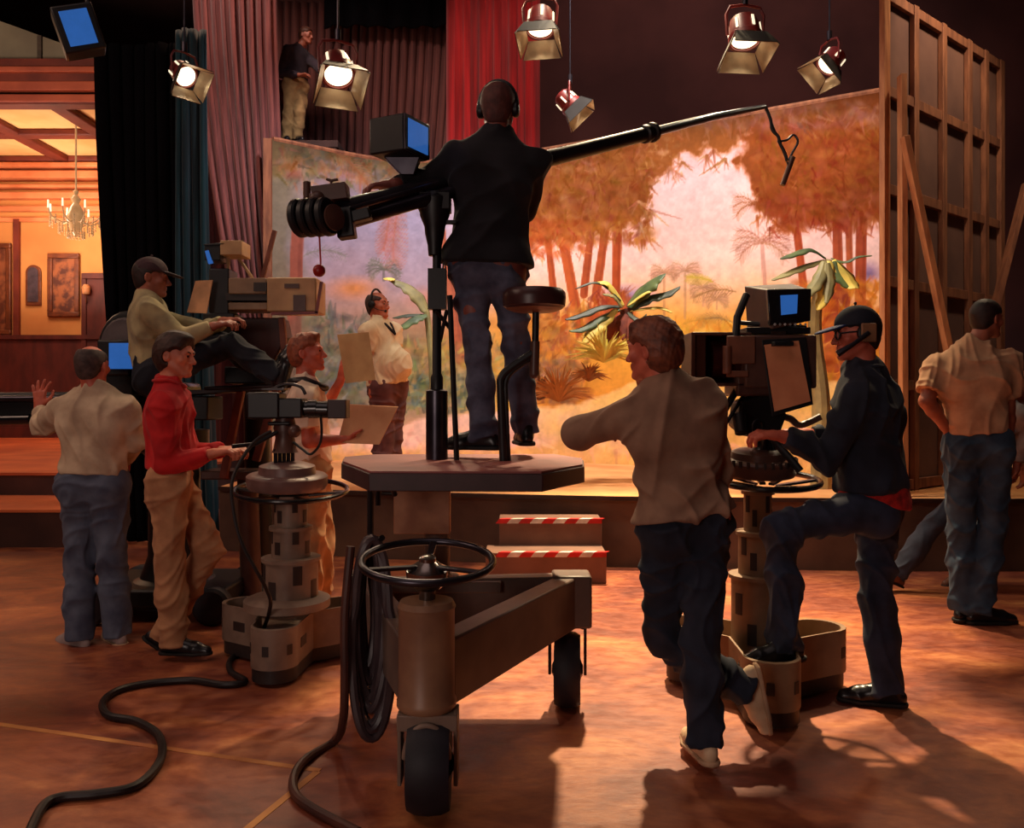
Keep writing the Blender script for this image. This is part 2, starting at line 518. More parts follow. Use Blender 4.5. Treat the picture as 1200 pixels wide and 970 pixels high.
        for s_ in ('L', 'R'):
            q = legs[s_]; kn, an = V(q['kn']), V(q['an'])
            g2 = an + (an - kn).normalized() * bottom.get('hemx', 0.035) * S
            g.cone(hip[s_], kn, (0.088 + e) * S * B, (0.060 + e) * S, k=0.025)
            g.cone(kn, kn.lerp(g2, 0.4), (0.060 + e) * S, (0.060 + e) * S, k=0.03)
            g.cone(kn.lerp(g2, 0.4), g2, (0.062 + e) * S, (hem + e * .3) * S, k=0.03, cap='b')
        solid('trousers', g, bottom['m'], root, h=h, rel=2, fold=(bottom.get('fold', 0.007) * 1.35, seed, 0.10, 1.15, 6))
        if bottom.get('belt'):
            bw = p.lerp(c, 0.27)
            pts = [bw + (pl * math.cos(t) * 0.150 * S * B + pf * math.sin(t) * 0.114 * S * B) for t in [2 * math.pi * k / 32 for k in range(32)]]
            MB().tube(pts, 0.019 * S, 8, closed=True, flat=0.35, hint=V(up)).build('belt', bottom['belt'], root)
    # ---------------- shirt
    if top:
        g = Field(); e = top.get('loose', 0.018)
        torso(g, e, low=False)
        tuck = top.get('hem', 0.22)       # fraction pelvis -> chest where the garment ends
        g.cone(p.lerp(c, min(tuck, 0.3)), waist, (0.142 + e + top.get('blouse', 0)) * S * B, (0.134 + e + top.get('blouse', 0)) * S * B, k=0.05, flat=0.75, n=pf)
        if tuck < 0.1:
            g.cone(hip['L'], hip['R'], (0.101 + e) * S * B, None, k=0.05, flat=0.97, n=pf)
            for s_ in ('L', 'R'):
                g.ell(hip[s_] - pf * 0.035 * S, ((0.08 + e) * S, (0.08 + e) * S, (0.1 + e) * S), (pl, pf, up), k=0.04)
        g.plane(p.lerp(c, tuck), -up, k=0.012)
        for s_ in ('L', 'R'):
            a = arms[s_]; e_, w_ = V(a['el']), V(a['wr'])
            e2 = min(e, 0.02)
            if top.get('short'):
                g.cone(sh[s_], sh[s_].lerp(e_, 0.72), (0.062 + e2) * S * B, (0.060 + e2) * S, k=0.03, cap='b')
            else:
                g.cone(sh[s_], e_, (0.058 + e2) * S * B, (0.046 + e2) * S, k=0.03)
                end = e_.lerp(w_, top.get('slv', 0.92))
                g.cone(e_, end, (0.046 + e2) * S, (0.032 + e2 * .7) * S, k=0.02, cap='b')
        g.cone(c + up * 0.05 * S, c + up * top.get('neck', 0.105) * S + hf * 0.0, 0.075 * S, 0.066 * S, k=0.02, cap='b')
        shirt = solid(top.get('name', 'shirt'), g, top['m'], root, h=h, rel=2, fold=(top.get('fold', 0.007) * 1.3, seed + 3, top.get('wl', 0.10), 1.0, 5))
        if top.get('collar'):
            cc = c + up * 0.095 * S
            pts = [cc + (left * math.cos(t) * 0.074 + face * math.sin(t) * 0.074 + up * (0.012 - 0.03 * max(0, math.sin(t)))) * S for t in [2 * math.pi * k / 24 for k in range(24)]]
            MB().tube(pts, 0.022 * S, 10, closed=True, flat=0.5, hint=V(up)).build('collar', top['collar'], shirt)
    # ---------------- shoes
    if shoes:
        for s_ in ('L', 'R'):
            q = legs[s_]; an, kn = V(q['an']), V(q['kn'])
            td = V(q['toe']).normalized(); fu = V(q['fu']).normalized() if 'fu' in q else V((0, 0, 1))
            fu = (fu - td * fu.dot(td)).normalized(); sd = td.cross(fu).normalized()
            g = Field(); r = shoes.get('w', 1.0)
            bt = an - fu * 0.088 * S
            g.cone(bt - td * 0.045 * S + fu * 0.035 * S, bt + td * 0.12 * S + fu * 0.03 * S, 0.038 * S * r, 0.046 * S * r, k=0.02, flat=0.85, n=sd)
            g.cone(bt + td * 0.12 * S + fu * 0.028 * S, bt + td * 0.185 * S + fu * 0.022 * S, 0.044 * S * r, 0.030 * S * r, k=0.02)
            g.cone(an - td * 0.012 * S, bt + td * 0.06 * S + fu * 0.05 * S, 0.046 * S * r, 0.04 * S * r, k=0.03)
            g.plane(bt + fu * 0.008 * S, -fu)
            sh_o = solid('shoe', g, shoes['m'], root, h=0.005, rel=1, fold=(0.0015, seed, 0.04, 1, 3))
            k2 = Field()
            k2.cone(bt - td * 0.047 * S + fu * 0.01 * S, bt + td * 0.12 * S + fu * 0.01 * S, 0.042 * S * r, 0.051 * S * r, k=0.02)
            k2.cone(bt + td * 0.12 * S + fu * 0.01 * S, bt + td * 0.185 * S + fu * 0.01 * S, 0.049 * S * r, 0.035 * S * r, k=0.02)
            k2.plane(bt, -fu); k2.plane(bt + fu * 0.018 * S, fu)
            solid('sole', k2, shoes['sole'], sh_o, h=0.006, rel=0)
    return root, dict(H=H, hl=hl, hf=hf, hu=hu, hS=hS, c=c, p=p, up=up, left=left, face=face, sh=sh, body=body)

def headset(root, I, side='both', mic=0):
    """headphones resting on a head; they move with the person"""
    H, hl, hf, hu = I['H'], I['hl'], I['hf'], I['hu']
    n = 20
    pts = [H(0.097 * math.cos(t), -0.01, 0.015 + 0.132 * math.sin(t)) for t in [math.pi * k / n for k in range(n + 1)]]
    hs = MB().tube(pts, 0.0095, 8, hint=V(hf)).build('headset', M['black'], root)
    for q in (1, -1):
        if side != 'both' and q != side: continue
        MB().lathe([(0.030, 0), (0.037, 0.006), (0.037, 0.02), (0.028, 0.03), (0.012, 0.033)], H(0.074 * q, -0.01, 0.0), hl * q, 20).build('ear_cup', M['black'], hs)
    if mic:
        q = mic
        MB().tube(spline([H(0.10 * q, -0.005, -0.01), H(0.09 * q, 0.05, -0.045), H(0.055 * q, 0.105, -0.062)], 5), 0.004, 6).build('microphone_boom', M['black'], hs)
        MB().sphere(H(0.045 * q, 0.112, -0.063), 0.012, u=10, v=8).build('microphone', M['black'], hs)

def cap(root, I, m, m2):
    H, hl, hf, hu, hS = I['H'], I['hl'], I['hf'], I['hu'], I['hS']
    g = Field()
    g.ell(H(0, -0.012, 0.048), (0.088 * hS, 0.108 * hS, 0.092 * hS), (hl, hf, hu), k=0.01)
    g.plane(H(0, 0, 0.04), -hu * 0.98 - hf * 0.0 + V((0, 0, 0)), k=0.004)
    cr = solid('cap', g, m, root, h=0.005, rel=1, fold=(0.0015, 3, 0.06, 1, 3))
    b = Field()
    b.ell(H(0, 0.115, 0.038), (0.072 * hS, 0.085 * hS, 0.010 * hS), (hl, (hf * 0.97 - hu * 0.2).normalized(), (hu * 0.97 + hf * 0.2).normalized()), k=0)
    solid('cap_brim', b, m2, cr, h=0.004, rel=1)
    MB().sphere(H(0, -0.012, 0.148), 0.008, u=10, v=6).build('cap_button', m, cr)
# ------------------------------------------------------------------ materials used through the scene
M = {}
M['black'] = mat('black_metal', (22, 20, 24), rough=0.45, c2=(14, 13, 16))
M['blackgloss'] = mat('black_gloss', (24, 23, 28), rough=0.22, c2=(16, 15, 18), spec=0.6)
M['gun'] = mat('gunmetal', (70, 66, 74), rough=0.3, metal=0.8, c2=(50, 46, 54))
M['chrome'] = mat('worn_chrome', (150, 140, 135), rough=0.22, metal=0.95, c2=(110, 100, 98))
M['iris'] = mat('eye_dark', (22, 14, 12), rough=0.2)
M['tan'] = mat('tan_paint', (150, 120, 92), rough=0.5, c2=(120, 92, 70), scale=5)
M['tanlight'] = mat('light_tan_paint', (190, 150, 105), rough=0.5, c2=(160, 122, 85), scale=5)
M['brownm'] = mat('brown_enamel', (92, 62, 52), rough=0.4, c2=(70, 45, 40), scale=6)
M['greyped'] = mat('grey_beige_enamel', (140, 118, 102), rough=0.45, c2=(112, 90, 78), scale=6)
M['darkped'] = mat('dark_band', (52, 40, 38), rough=0.5)
M['rubber'] = mat('rubber', (38, 34, 44), rough=0.6, c2=(26, 23, 30))
M['screen'] = mat('blue_screen', (40, 90, 170), rough=0.3, emis=(48, 104, 184), estr=0.6)
M['screen'].node_tree.nodes['Principled BSDF'].inputs['Base Color'].default_value = lin((20, 40, 90))
M['cable'] = mat('cable_rubber', (36, 27, 28), rough=0.5, c2=(24, 18, 20))
M['coil'] = mat('coil_rubber', (78, 64, 66), rough=0.4, c2=(56, 44, 48))
M['wood'] = mat('pine_batten', (205, 138, 88), rough=0.7, c2=(165, 100, 62), scale=3, stretch=(6, 6, 1))
M['wooddk'] = mat('aged_batten', (150, 96, 66), rough=0.8, c2=(112, 68, 48), scale=3, stretch=(5, 5, 1))
M['paper'] = mat('card', (205, 165, 120), rough=0.9, c2=(190, 148, 105), scale=3)
M['white'] = mat('white_paint', (235, 225, 210), rough=0.6)
M['red'] = mat('red_tape', (205, 30, 28), rough=0.5)
M['redlamp'] = mat('lamp_red_enamel', (120, 36, 34), rough=0.4, c2=(90, 26, 26))
M['glow'] = mat('lamp_glow', (255, 240, 205), emis=(255, 232, 190), estr=3.0)
M['slot'] = mat('lamp_slot_glow', (255, 240, 215), emis=(255, 236, 200), estr=1.1)
M['hook'] = mat('dark_steel', (52, 44, 46), rough=0.35, metal=0.6)

# ------------------------------------------------------------------ the shell of the studio
def struct(name, mb, m, parent=None, **k):
    o = mb.build(name, m, parent, **k)
    if parent is None: o['kind'] = 'structure'
    return o

# floor: worn painted boards, orange brown
fm = bpy.data.materials.new('studio_floor'); fm.use_nodes = True
nt = fm.node_tree; b = nt.nodes['Principled BSDF']
tc = nt.nodes.new('ShaderNodeTexCoord')
def noise(scale, det, vec, rough=0.55, dist=0.0):
    n = nt.nodes.new('ShaderNodeTexNoise'); n.inputs['Scale'].default_value = scale; n.inputs['Detail'].default_value = det
    n.inputs['Roughness'].default_value = rough; n.inputs['Distortion'].default_value = dist
    nt.links.new(vec, n.inputs['Vector']); return n
mp = nt.nodes.new('ShaderNodeMapping'); mp.inputs['Scale'].default_value = (1.2, 1.8, 1.0)
nt.links.new(tc.outputs['Object'], mp.inputs['Vector'])
n1 = noise(1.3, 6, mp.outputs[0], 0.65, 0.6); n2 = noise(9, 5, mp.outputs[0], 0.6)
cr = nt.nodes.new('ShaderNodeValToRGB')
for pos, c in ((0.30, (104, 52, 42)), (0.45, (142, 74, 52)), (0.58, (176, 102, 64)), (0.72, (206, 136, 84))):
    if pos == 0.30: e = cr.color_ramp.elements[0]; e.position = pos
    elif pos == 0.72: e = cr.color_ramp.elements[-1]; e.position = pos
    else: e = cr.color_ramp.elements.new(pos)
    e.color = lin(c)
nt.links.new(n1.outputs['Fac'], cr.inputs['Fac'])
mx = nt.nodes.new('ShaderNodeMix'); mx.data_type = 'RGBA'; mx.blend_type = 'MULTIPLY'; mx.inputs['Factor'].default_value = 0.55
cr2 = nt.nodes.new('ShaderNodeValToRGB'); cr2.color_ramp.elements[0].position = 0.35; cr2.color_ramp.elements[1].position = 0.6
cr2.color_ramp.elements[0].color = lin((190, 150, 140)); cr2.color_ramp.elements[1].color = (1, 1, 1, 1)
nt.links.new(n2.outputs['Fac'], cr2.inputs['Fac'])
nt.links.new(cr.outputs[0], mx.inputs['A']); nt.links.new(cr2.outputs[0], mx.inputs['B'])
nt.links.new(mx.outputs['Result'], b.inputs['Base Color'])
b.inputs['Roughness'].default_value = 0.38
rr = nt.nodes.new('ShaderNodeMapRange'); rr.inputs['To Min'].default_value = 0.28; rr.inputs['To Max'].default_value = 0.6
nt.links.new(n2.outputs['Fac'], rr.inputs['Value']); nt.links.new(rr.outputs[0], b.inputs['Roughness'])
bp = nt.nodes.new('ShaderNodeBump'); bp.inputs['Strength'].default_value = 0.12; bp.inputs['Distance'].default_value = 0.02
nt.links.new(n2.outputs['Fac'], bp.inputs['Height']); nt.links.new(bp.outputs[0], b.inputs['Normal'])
struct('floor', MB().box((-1, 9, -0.1), (24, 26, 0.2)), fm)
wallm = mat('studio_wall_dark', (96, 58, 56), rough=0.95, c2=(74, 44, 44), scale=0.7)
struct('ceiling', MB().box((-1, 9, 10.1), (24, 26, 0.2)), wallm)
struct('wall_back', MB().box((-1, 21.9, 5), (24, 0.2, 10)), wallm)
struct('wall_left', MB().box((-12.9, 9, 5), (0.2, 26, 10)), wallm)
struct('wall_right', MB().box((10.9, 9, 5), (0.2, 26, 10)), wallm)
struct('wall_front', MB().box((-1, -3.9, 5), (24, 0.2, 10)), wallm)
struct('wall_partition', MB().box((3.2, 15.1, 5), (15.4, 0.2, 10)), wallm)

# raised stage with the jungle set
fasc = mat('stage_fascia', (104, 78, 62), rough=0.85, c2=(80, 58, 48), scale=2.5)
sand = mat('stage_sand', (238, 176, 112), rough=0.85, c2=(214, 140, 82), scale=1.6, detail=8, bump=0.3, bscale=14)
sand_r = sand
e = [(-2.76, 8.05), (-1.2, 7.62), (0.87, 7.24), (3.0, 7.08), (7.0, 7.05), (10.7, 7.05), (10.7, 14.9), (-2.76, 14.9)]
struct('stage_riser', MB().prism([(x, y, 0) for x, y in e], (0, 0, 0.575)), fasc)
struct('stage_floor', MB().prism([(x, y, 0.575) for x, y in e], (0, 0, 0.025)), sand)
mb = MB()
for (x0, y0), (x1, y1) in zip(e[:5], e[1:6]):
    mb.beam((x0, y0 - 0.012, 0.585), (x1, y1 - 0.012, 0.585), 0.03, 0.035)
struct('trim_1', mb, mat('stage_nosing', (60, 36, 28), rough=0.6))

# left set platforms
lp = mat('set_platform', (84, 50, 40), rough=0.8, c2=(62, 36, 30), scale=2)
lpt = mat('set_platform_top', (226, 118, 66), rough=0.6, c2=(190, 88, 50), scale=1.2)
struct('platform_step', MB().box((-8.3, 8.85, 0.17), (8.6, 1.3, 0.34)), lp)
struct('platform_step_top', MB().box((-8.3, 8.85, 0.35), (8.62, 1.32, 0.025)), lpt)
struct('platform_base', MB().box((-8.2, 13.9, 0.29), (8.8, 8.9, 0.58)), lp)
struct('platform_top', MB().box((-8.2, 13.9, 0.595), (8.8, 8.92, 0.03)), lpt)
# ballroom set walls
rw = mat('set_wall_amber', (212, 144, 80), rough=0.85, c2=(190, 120, 64), scale=0.8)
wains = mat('set_wainscot', (96, 38, 30), rough=0.6, c2=(74, 28, 24), scale=2, stretch=(3, 1, 1))
mold = mat('set_moulding', (226, 140, 90), rough=0.6, c2=(190, 104, 62), scale=1.5)
beamm = mat('set_ceiling_beam', (120, 48, 32), rough=0.6, c2=(90, 34, 26), scale=2)
WY = 18.0
struct('wall_set', MB().box((-9.1, WY + 0.1, 3.5), (7.4, 0.2, 5.8)), rw)
struct('wall_set_side', MB().box((-12.7, 16.1, 3.5), (0.2, 4.0, 5.8)), rw)
struct('wall_wainscot', MB().box((-9.1, WY - 0.04, 1.66), (7.3, 0.08, 2.1)).box((-9.1, WY - 0.07, 2.72), (7.3, 0.14, 0.09)).box((-9.1, WY - 0.06, 0.72), (7.3, 0.1, 0.22)), wains)
mb = MB()
for z, d, hgt in ((5.2, 0.06, 0.10), (5.42, 0.10, 0.12), (5.68, 0.2, 0.14), (5.86, 0.26, 0.07), (6.08, 0.34, 0.16), (6.26, 0.42, 0.1)):
    mb.box((-9.1, WY - d / 2, z), (7.3, d, hgt)); mb.box((-12.6 + d / 2, 16.1, z), (d, 4.0, hgt))
struct('trim_2', mb, mold, bevel=0.02)
mb = MB()
for x in (-10.42,):
    mb.box((x, WY - 0.04, 3.95), (0.12, 0.08, 2.5))
struct('trim_3', mb, beamm)
struct('door_1', MB().box((-8.62, WY - 0.04, 2.25), (0.62, 0.1, 3.4)).box((-8.62, WY - 0.09, 4.0), (0.8, 0.1, 0.12)).box((-8.98, WY - 0.07, 2.3), (0.1, 0.1, 3.4)), wains, bevel=0.01)
# coffered ceiling of the set
CZ = 6.34
coffer = mat('coffer_panel', (250, 205, 140), rough=0.7, c2=(232, 176, 108), scale=1.0)
struct('ceiling_set', MB().box((-9.1, 16.2, CZ + 0.14), (7.4, 3.9, 0.06)), coffer)
mb = MB()
for y in (14.35, 16.0, 17.75): mb.box((-9.1, y, CZ + 0.05), (7.4, 0.30, 0.12))
for x in (-12.6, -10.9, -9.3, -7.7, -6.1): mb.box((x, 16.05, CZ + 0.052), (0.30, 3.7, 0.116))
struct('ceiling_beams', mb, beamm, bevel=0.03)
# front header of the set and the canvas that closes it above
mb = MB().box((-9.1, 14.2, 6.42), (7.4, 0.12, 0.12)).box((-9.1, 14.15, 6.60), (7.4, 0.12, 0.16)).box((-9.1, 14.1, 6.86), (7.4, 0.1, 0.10))
struct('trim_4', mb, mat('set_header', (190, 88, 56), rough=0.7, c2=(150, 64, 42), scale=1.2), bevel=0.02)
struct('trim_5', MB().box((-9.1, 14.16, 6.74), (7.4, 0.08, 0.14)).box((-9.1, 14.17, 6.98), (7.4, 0.08, 0.16)), beamm)
canv = mat('canvas_flat', (150, 134, 108), rough=0.95, c2=(118, 102, 84), scale=0.9)
z0 = 6.95
struct('wall_canvas', MB().prism([(-12.8, 14.3, z0), (-6.9, 14.3, z0), (-6.9, 14.3, 7.15), (-8.7, 14.3, 7.8), (-10.4, 14.3, 8.25), (-12.8, 14.3, 8.4)], (0, 0.05, 0)), canv)
mb = MB()
for a, b_ in (((-8.7, 7.0), (-8.7, 7.75)), ((-10.9, 7.0), (-9.9, 8.0)), ((-7.9, 7.0), (-7.9, 7.5))):
    mb.beam((a[0], 14.27, a[1]), (b_[0], 14.27, b_[1]), 0.07, 0.03, V((0, 1, 0)))
struct('trim_6', mb, mat('canvas_frame', (84, 66, 54), rough=0.9))

# ------------------------------------------------------------------ hanging cloth
def drape(name, x0, x1, Y, z0, z1, m, nf, amp, label, cat='curtain', x0b=None, x1b=None, seed=0, hem=0.0, group=None, nz=40, swoop=None):
    rg = random.Random(seed); nx = nf * 8
    ph = [rg.uniform(-0.5, 0.5) for _ in range(nf + 2)]; am = [rg.uniform(0.55, 1.2) for _ in range(nf + 2)]
    x0b = x0 if x0b is None else x0b; x1b = x1 if x1b is None else x1b
    verts, faces = [], []
    for j in range(nz + 1):
        t = j / nz
        z = z1 + (z0 - z1) * t
        tt = t ** 1.4 if swoop is None else swoop(t)
        xa = x0 + (x0b - x0) * tt; xb = x1 + (x1b - x1) * tt
        for i in range(nx + 1):
            u = i / nx; k = int(min(u * nf, nf - 1))
            a = am[k] * (1 - (u * nf - k)) + am[k + 1] * (u * nf - k)
            y = Y + amp * a * math.cos(2 * math.pi * u * nf + ph[k] * 0.6) * (0.75 + 0.35 * t) + 0.03 * math.sin(9 * u + 4 * t + seed)
            x = xa + (xb - xa) * u + 0.25 * amp * math.sin(4 * math.pi * u * nf + seed)
            verts.append((x, y, z - hem * math.cos(2 * math.pi * u * nf) * t))
    for j in range(nz):
        for i in range(nx):
            a = j * (nx + 1) + i
            faces.append((a, a + 1, a + nx + 2, a + nx + 1))
    me = bpy.data.meshes.new(name); me.from_pydata(verts, [], faces); me.update(); me.shade_smooth()
    o = link_mesh(name, me, m)
    md = o.modifiers.new('thick', 'SOLIDIFY'); md.thickness = 0.012
    tag(o, label, cat, group)
    return o
def X(px, Y): return (px - CXP) / F * Y
def Z(py, Y): return CAMH - (py - HYP) / F * Y
velb = mat('black_velour', (9, 8, 12), rough=1.0, c2=(6, 5, 8), spec=.1, scale=3)
teal = mat('teal_velour', (12, 60, 72), rough=0.9, c2=(7, 34, 44), scale=2, stretch=(5, 5, .6), sheen=0.2)
mauve = mat('mauve_cloth', (136, 76, 70), rough=0.9, c2=(98, 52, 52), scale=2.5, stretch=(8, 8, .5), sheen=0.1)
maroon = mat('maroon_cloth', (88, 38, 40), rough=0.9, c2=(62, 28, 32), scale=2, stretch=(6, 6, .5))
brown = mat('brown_cloth', (112, 66, 60), rough=0.95, c2=(84, 50, 48), scale=2, stretch=(9, 9, .4))
redc = mat('red_velour', (190, 26, 30), rough=0.8, c2=(140, 16, 22), scale=2, stretch=(6, 6, .4), sheen=0.15)
YB = 8.3
drape('masking_drape', X(112, YB), X(212, YB), YB, 0.05, Z(52, YB), velb, 7, 0.05, 'tall black masking drape hanging beside the ballroom set', 'drape', x0b=X(140, YB), x1b=X(214, YB), seed=4)
drape('teal_drape', X(205, YB - .08), X(242, YB - .08), YB - 0.1, 0.12, Z(40, YB), teal, 4, 0.045, 'narrow dark teal drape hanging at the right edge of the black one', 'drape', x0b=X(212, YB), x1b=X(258, YB), seed=7)
drape('gathered_curtain', X(224, 11.2), X(321, 11.2), 11.2, 1.0, 7.4, mauve, 9, 0.10, 'mauve gathered curtain sweeping down behind the seated camera operator', x0b=X(308, 11.2), x1b=X(345, 11.2), seed=2,
      swoop=lambda t: t ** 1.7)
drape('maroon_curtain', X(228, 12.75), X(335, 12.75), 12.75, 0.62, Z(95, 12.75), maroon, 5, 0.08, 'dark maroon curtain hanging behind the mauve one', seed=9)
drape('brown_curtain', X(322, 13.6), X(540, 13.6), 13.6, 2.2, 7.75, brown, 22, 0.05, 'wide brown pleated curtain behind the man on the catwalk', seed=5, x1b=X(500, 13.6))
drape('red_curtain', X(524, 12.9), X(632, 12.9), 12.9, 2.6, 8.3, redc, 6, 0.13, 'bright red velvet curtain above the painted backdrop', seed=3)
drape('upper_border', X(380, 13.25), X(535, 13.25), 13.25, 7.2, 8.6, velb, 6, 0.06, 'black border cloth across the top beside the red curtain', 'drape', seed=11)

# catwalk for the man above
CWX = X(345, 11.95)
cw = MB().box((CWX, 12.1, 4.94), (1.3, 0.7, 0.10))
for x in (-.58, .58):
    for y in (-0.28, 0.28): cw.box((CWX + x, 12.1 + y, 2.75), (0.09, 0.09, 4.32))
catw = cw.build('catwalk', mat('catwalk_boards', (70, 46, 40), rough=0.9), bevel=0.01)
tag(catw, 'raised brown catwalk on posts behind the left end of the backdrop', 'catwalk')
# ------------------------------------------------------------------ painted jungle backdrop (scenic paint on a curved cloth)
PX0, PX1, PY0, PY1 = 306, 1042, 90, 572
CW, CH = PX1 - PX0, PY1 - PY0
cv = np.zeros((CH, CW, 3)); yy, xx = np.mgrid[0:CH, 0:CW].astype(float); xx += PX0; yy += PY0
prg = np.random.RandomState(12)
def grad(stops, t):
    t = np.clip(t, stops[0][0], stops[-1][0]); out = np.zeros(t.shape + (3,))
    for i in range(3): out[..., i] = np.interp(t, [s[0] for s in stops], [s[1][i] for s in stops])
    return out
def vnoise(scale, seed, sx=1.0, sy=1.0):
    r = np.random.RandomState(seed); tot = np.zeros((CH, CW)); amp = 1; s = scale
    for o in range(4):
        g = r.rand(int(CH * sy / s) + 3, int(CW * sx / s) + 3)
        u = (xx - PX0) * sx / s; v = (yy - PY0) * sy / s
        i = u.astype(int); j = v.astype(int); a = u - i; b_ = v - j
        a = a * a * (3 - 2 * a); b_ = b_ * b_ * (3 - 2 * b_)
        tot += amp * ((g[j, i] * (1 - a) + g[j, i + 1] * a) * (1 - b_) + (g[j + 1, i] * (1 - a) + g[j + 1, i + 1] * a) * b_ - 0.5)
        amp *= 0.5; s = max(s / 2, 1.5)
    return tot
right = grad([(95, (150, 112, 110)), (150, (190, 150, 150)), (200, (218, 182, 186)), (300, (238, 200, 190)), (345, (246, 190, 160)), (385, (250, 165, 98)), (430, (250, 190, 105)), (500, (252, 205, 130)), (572, (250, 205, 150))], yy + 20 * vnoise(60, 1))
left = grad([(95, (98, 84, 66)), (200, (140, 120, 122)), (260, (156, 150, 176)), (330, (168, 148, 160)), (390, (176, 132, 100)), (430, (140, 124, 88)), (480, (170, 140, 110)), (572, (226, 180, 160))], yy + 20 * vnoise(60, 2))
w = np.clip((xx - 500) / 110, 0, 1)[..., None]; cv[:] = left * (1 - w) + right * w
edge = np.clip((375 - xx + 25 * vnoise(40, 3)) / 40, 0, 1)[..., None]
cv = cv * (1 - edge * 0.8) + edge * 0.8 * np.array([112, 104, 80])
def lay(mask, col):
    global cv
    m = np.clip(mask, 0, 1)[..., None]; cv = cv * (1 - m) + m * np.array(col, dtype=float)
def win(x0, y0, x1, y1):
    return max(0, int(y0 - PY0)), min(CH, int(y1 - PY0) + 1), max(0, int(x0 - PX0)), min(CW, int(x1 - PX0) + 1)
def blob(x, y, rx, ry, col, a=1.0, soft=0.5, rot=0.0):
    m = max(rx, ry) * 1.3 + 2
    j0, j1, i0, i1 = win(x - m, y - m, x + m, y + m)
    if j1 <= j0 or i1 <= i0: return
    dx = xx[j0:j1, i0:i1] - x; dy = yy[j0:j1, i0:i1] - y
    c, s = math.cos(rot), math.sin(rot)
    r = np.sqrt(((dx * c + dy * s) / rx) ** 2 + ((-dx * s + dy * c) / ry) ** 2)
    al = (a * np.clip((1 - r) / soft, 0, 1))[..., None]
    cv[j0:j1, i0:i1] = cv[j0:j1, i0:i1] * (1 - al) + al * np.array(col, dtype=float)
def stroke(x0, y0, x1, y1, w0, w1, col, a=1.0):
    m = max(w0, w1) + 1.5
    j0, j1, i0, i1 = win(min(x0, x1) - m, min(y0, y1) - m, max(x0, x1) + m, max(y0, y1) + m)
    if j1 <= j0 or i1 <= i0: return
    X_ = xx[j0:j1, i0:i1]; Y_ = yy[j0:j1, i0:i1]
    dx, dy = x1 - x0, y1 - y0; L = dx * dx + dy * dy + 1e-6
    t = np.clip(((X_ - x0) * dx + (Y_ - y0) * dy) / L, 0, 1)
    d = np.hypot(X_ - x0 - t * dx, Y_ - y0 - t * dy)
    al = (a * np.clip((w0 + (w1 - w0) * t) * 0.5 - d + 0.7, 0, 1))[..., None]
    cv[j0:j1, i0:i1] = cv[j0:j1, i0:i1] * (1 - al) + al * np.array(col, dtype=float)
def jit(c, k=20):
    return np.clip(np.array(c, dtype=float) + prg.normal(0, k) + prg.normal(0, k * 0.4, 3), 0, 255)
def foliage(region, cols, n, r=(4, 14), a=0.5, hang=True):
    for _ in range(n):
        x0, y0, x1, y1 = region[prg.randint(len(region))]
        x = prg.uniform(x0, x1); y = prg.uniform(y0, y1); q = prg.uniform(*r)
        c = jit(cols[prg.randint(len(cols))])
        if prg.rand() < 0.5: blob(x, y, q, q * prg.uniform(0.4, 0.8), c, a * prg.uniform(0.5, 1), 0.7, prg.uniform(-0.8, 0.8))
        else:
            an = prg.normal(1.4, 0.6) if hang else prg.normal(-1.5, 0.6)
            stroke(x, y, x + q * 1.4 * math.cos(an), y + q * 1.4 * math.sin(an), q * 0.3, 0.4, c, a)
def frond(x, y, ang, L, col, droop=0.9, leaf=10, n=14, a=0.8, w=1.5):
    px, py, an = x, y, ang; side = 1 if math.cos(ang) >= 0 else -1
    for i in range(n):
        t = i / n; an += side * droop / n
        nx, ny = px + L / n * math.cos(an), py + L / n * math.sin(an)
        stroke(px, py, nx, ny, w, w * 0.7, col, a)
        for sg in (1, -1):
            la = an + sg * (0.9 - 0.3 * t); ll = leaf * math.sin(math.pi * (0.15 + 0.8 * t)) ** 0.7
            ex, ey = nx + ll * math.cos(la), ny + ll * math.sin(la) + ll * 0.25
            stroke(nx, ny, ex, ey, w * 0.9, 0.3, jit(col, 8), a * 0.8)
        px, py = nx, ny
def palm(x, y, r, col, trunk=None, n=8, a=0.7, lean=0):
    if trunk: stroke(x, y, x + lean, y + trunk, r * 0.12, r * 0.16, jit(col, 5), a)
    for i in range(n):
        an = -math.pi / 2 + (i - (n - 1) / 2) * (2.6 / n) * 1.25
        frond(x, y, an, r, jit(col, 8), droop=1.3, leaf=r * 0.35, n=8, a=a, w=max(0.8, r * 0.05))
# distant haze and hills
lay(np.clip((yy - 372 - 14 * vnoise(50, 5)) / 22, 0, 1) * np.clip((xx - 600) / 40, 0, 1) * 0.9, (236, 148, 84))
lay(np.exp(-((xx - 800) / 120) ** 2 - ((yy - 410) / 40) ** 2) * 0.9, (255, 200, 110))
lay(np.exp(-((xx - 700) / 90) ** 2 - ((yy - 440) / 40) ** 2) * 0.6, (240, 165, 90))
blob(735, 348, 40, 18, (120, 110, 170), 0.8, 0.9)
blob(1018, 320, 20, 18, (110, 88, 140), 0.8, 0.9)
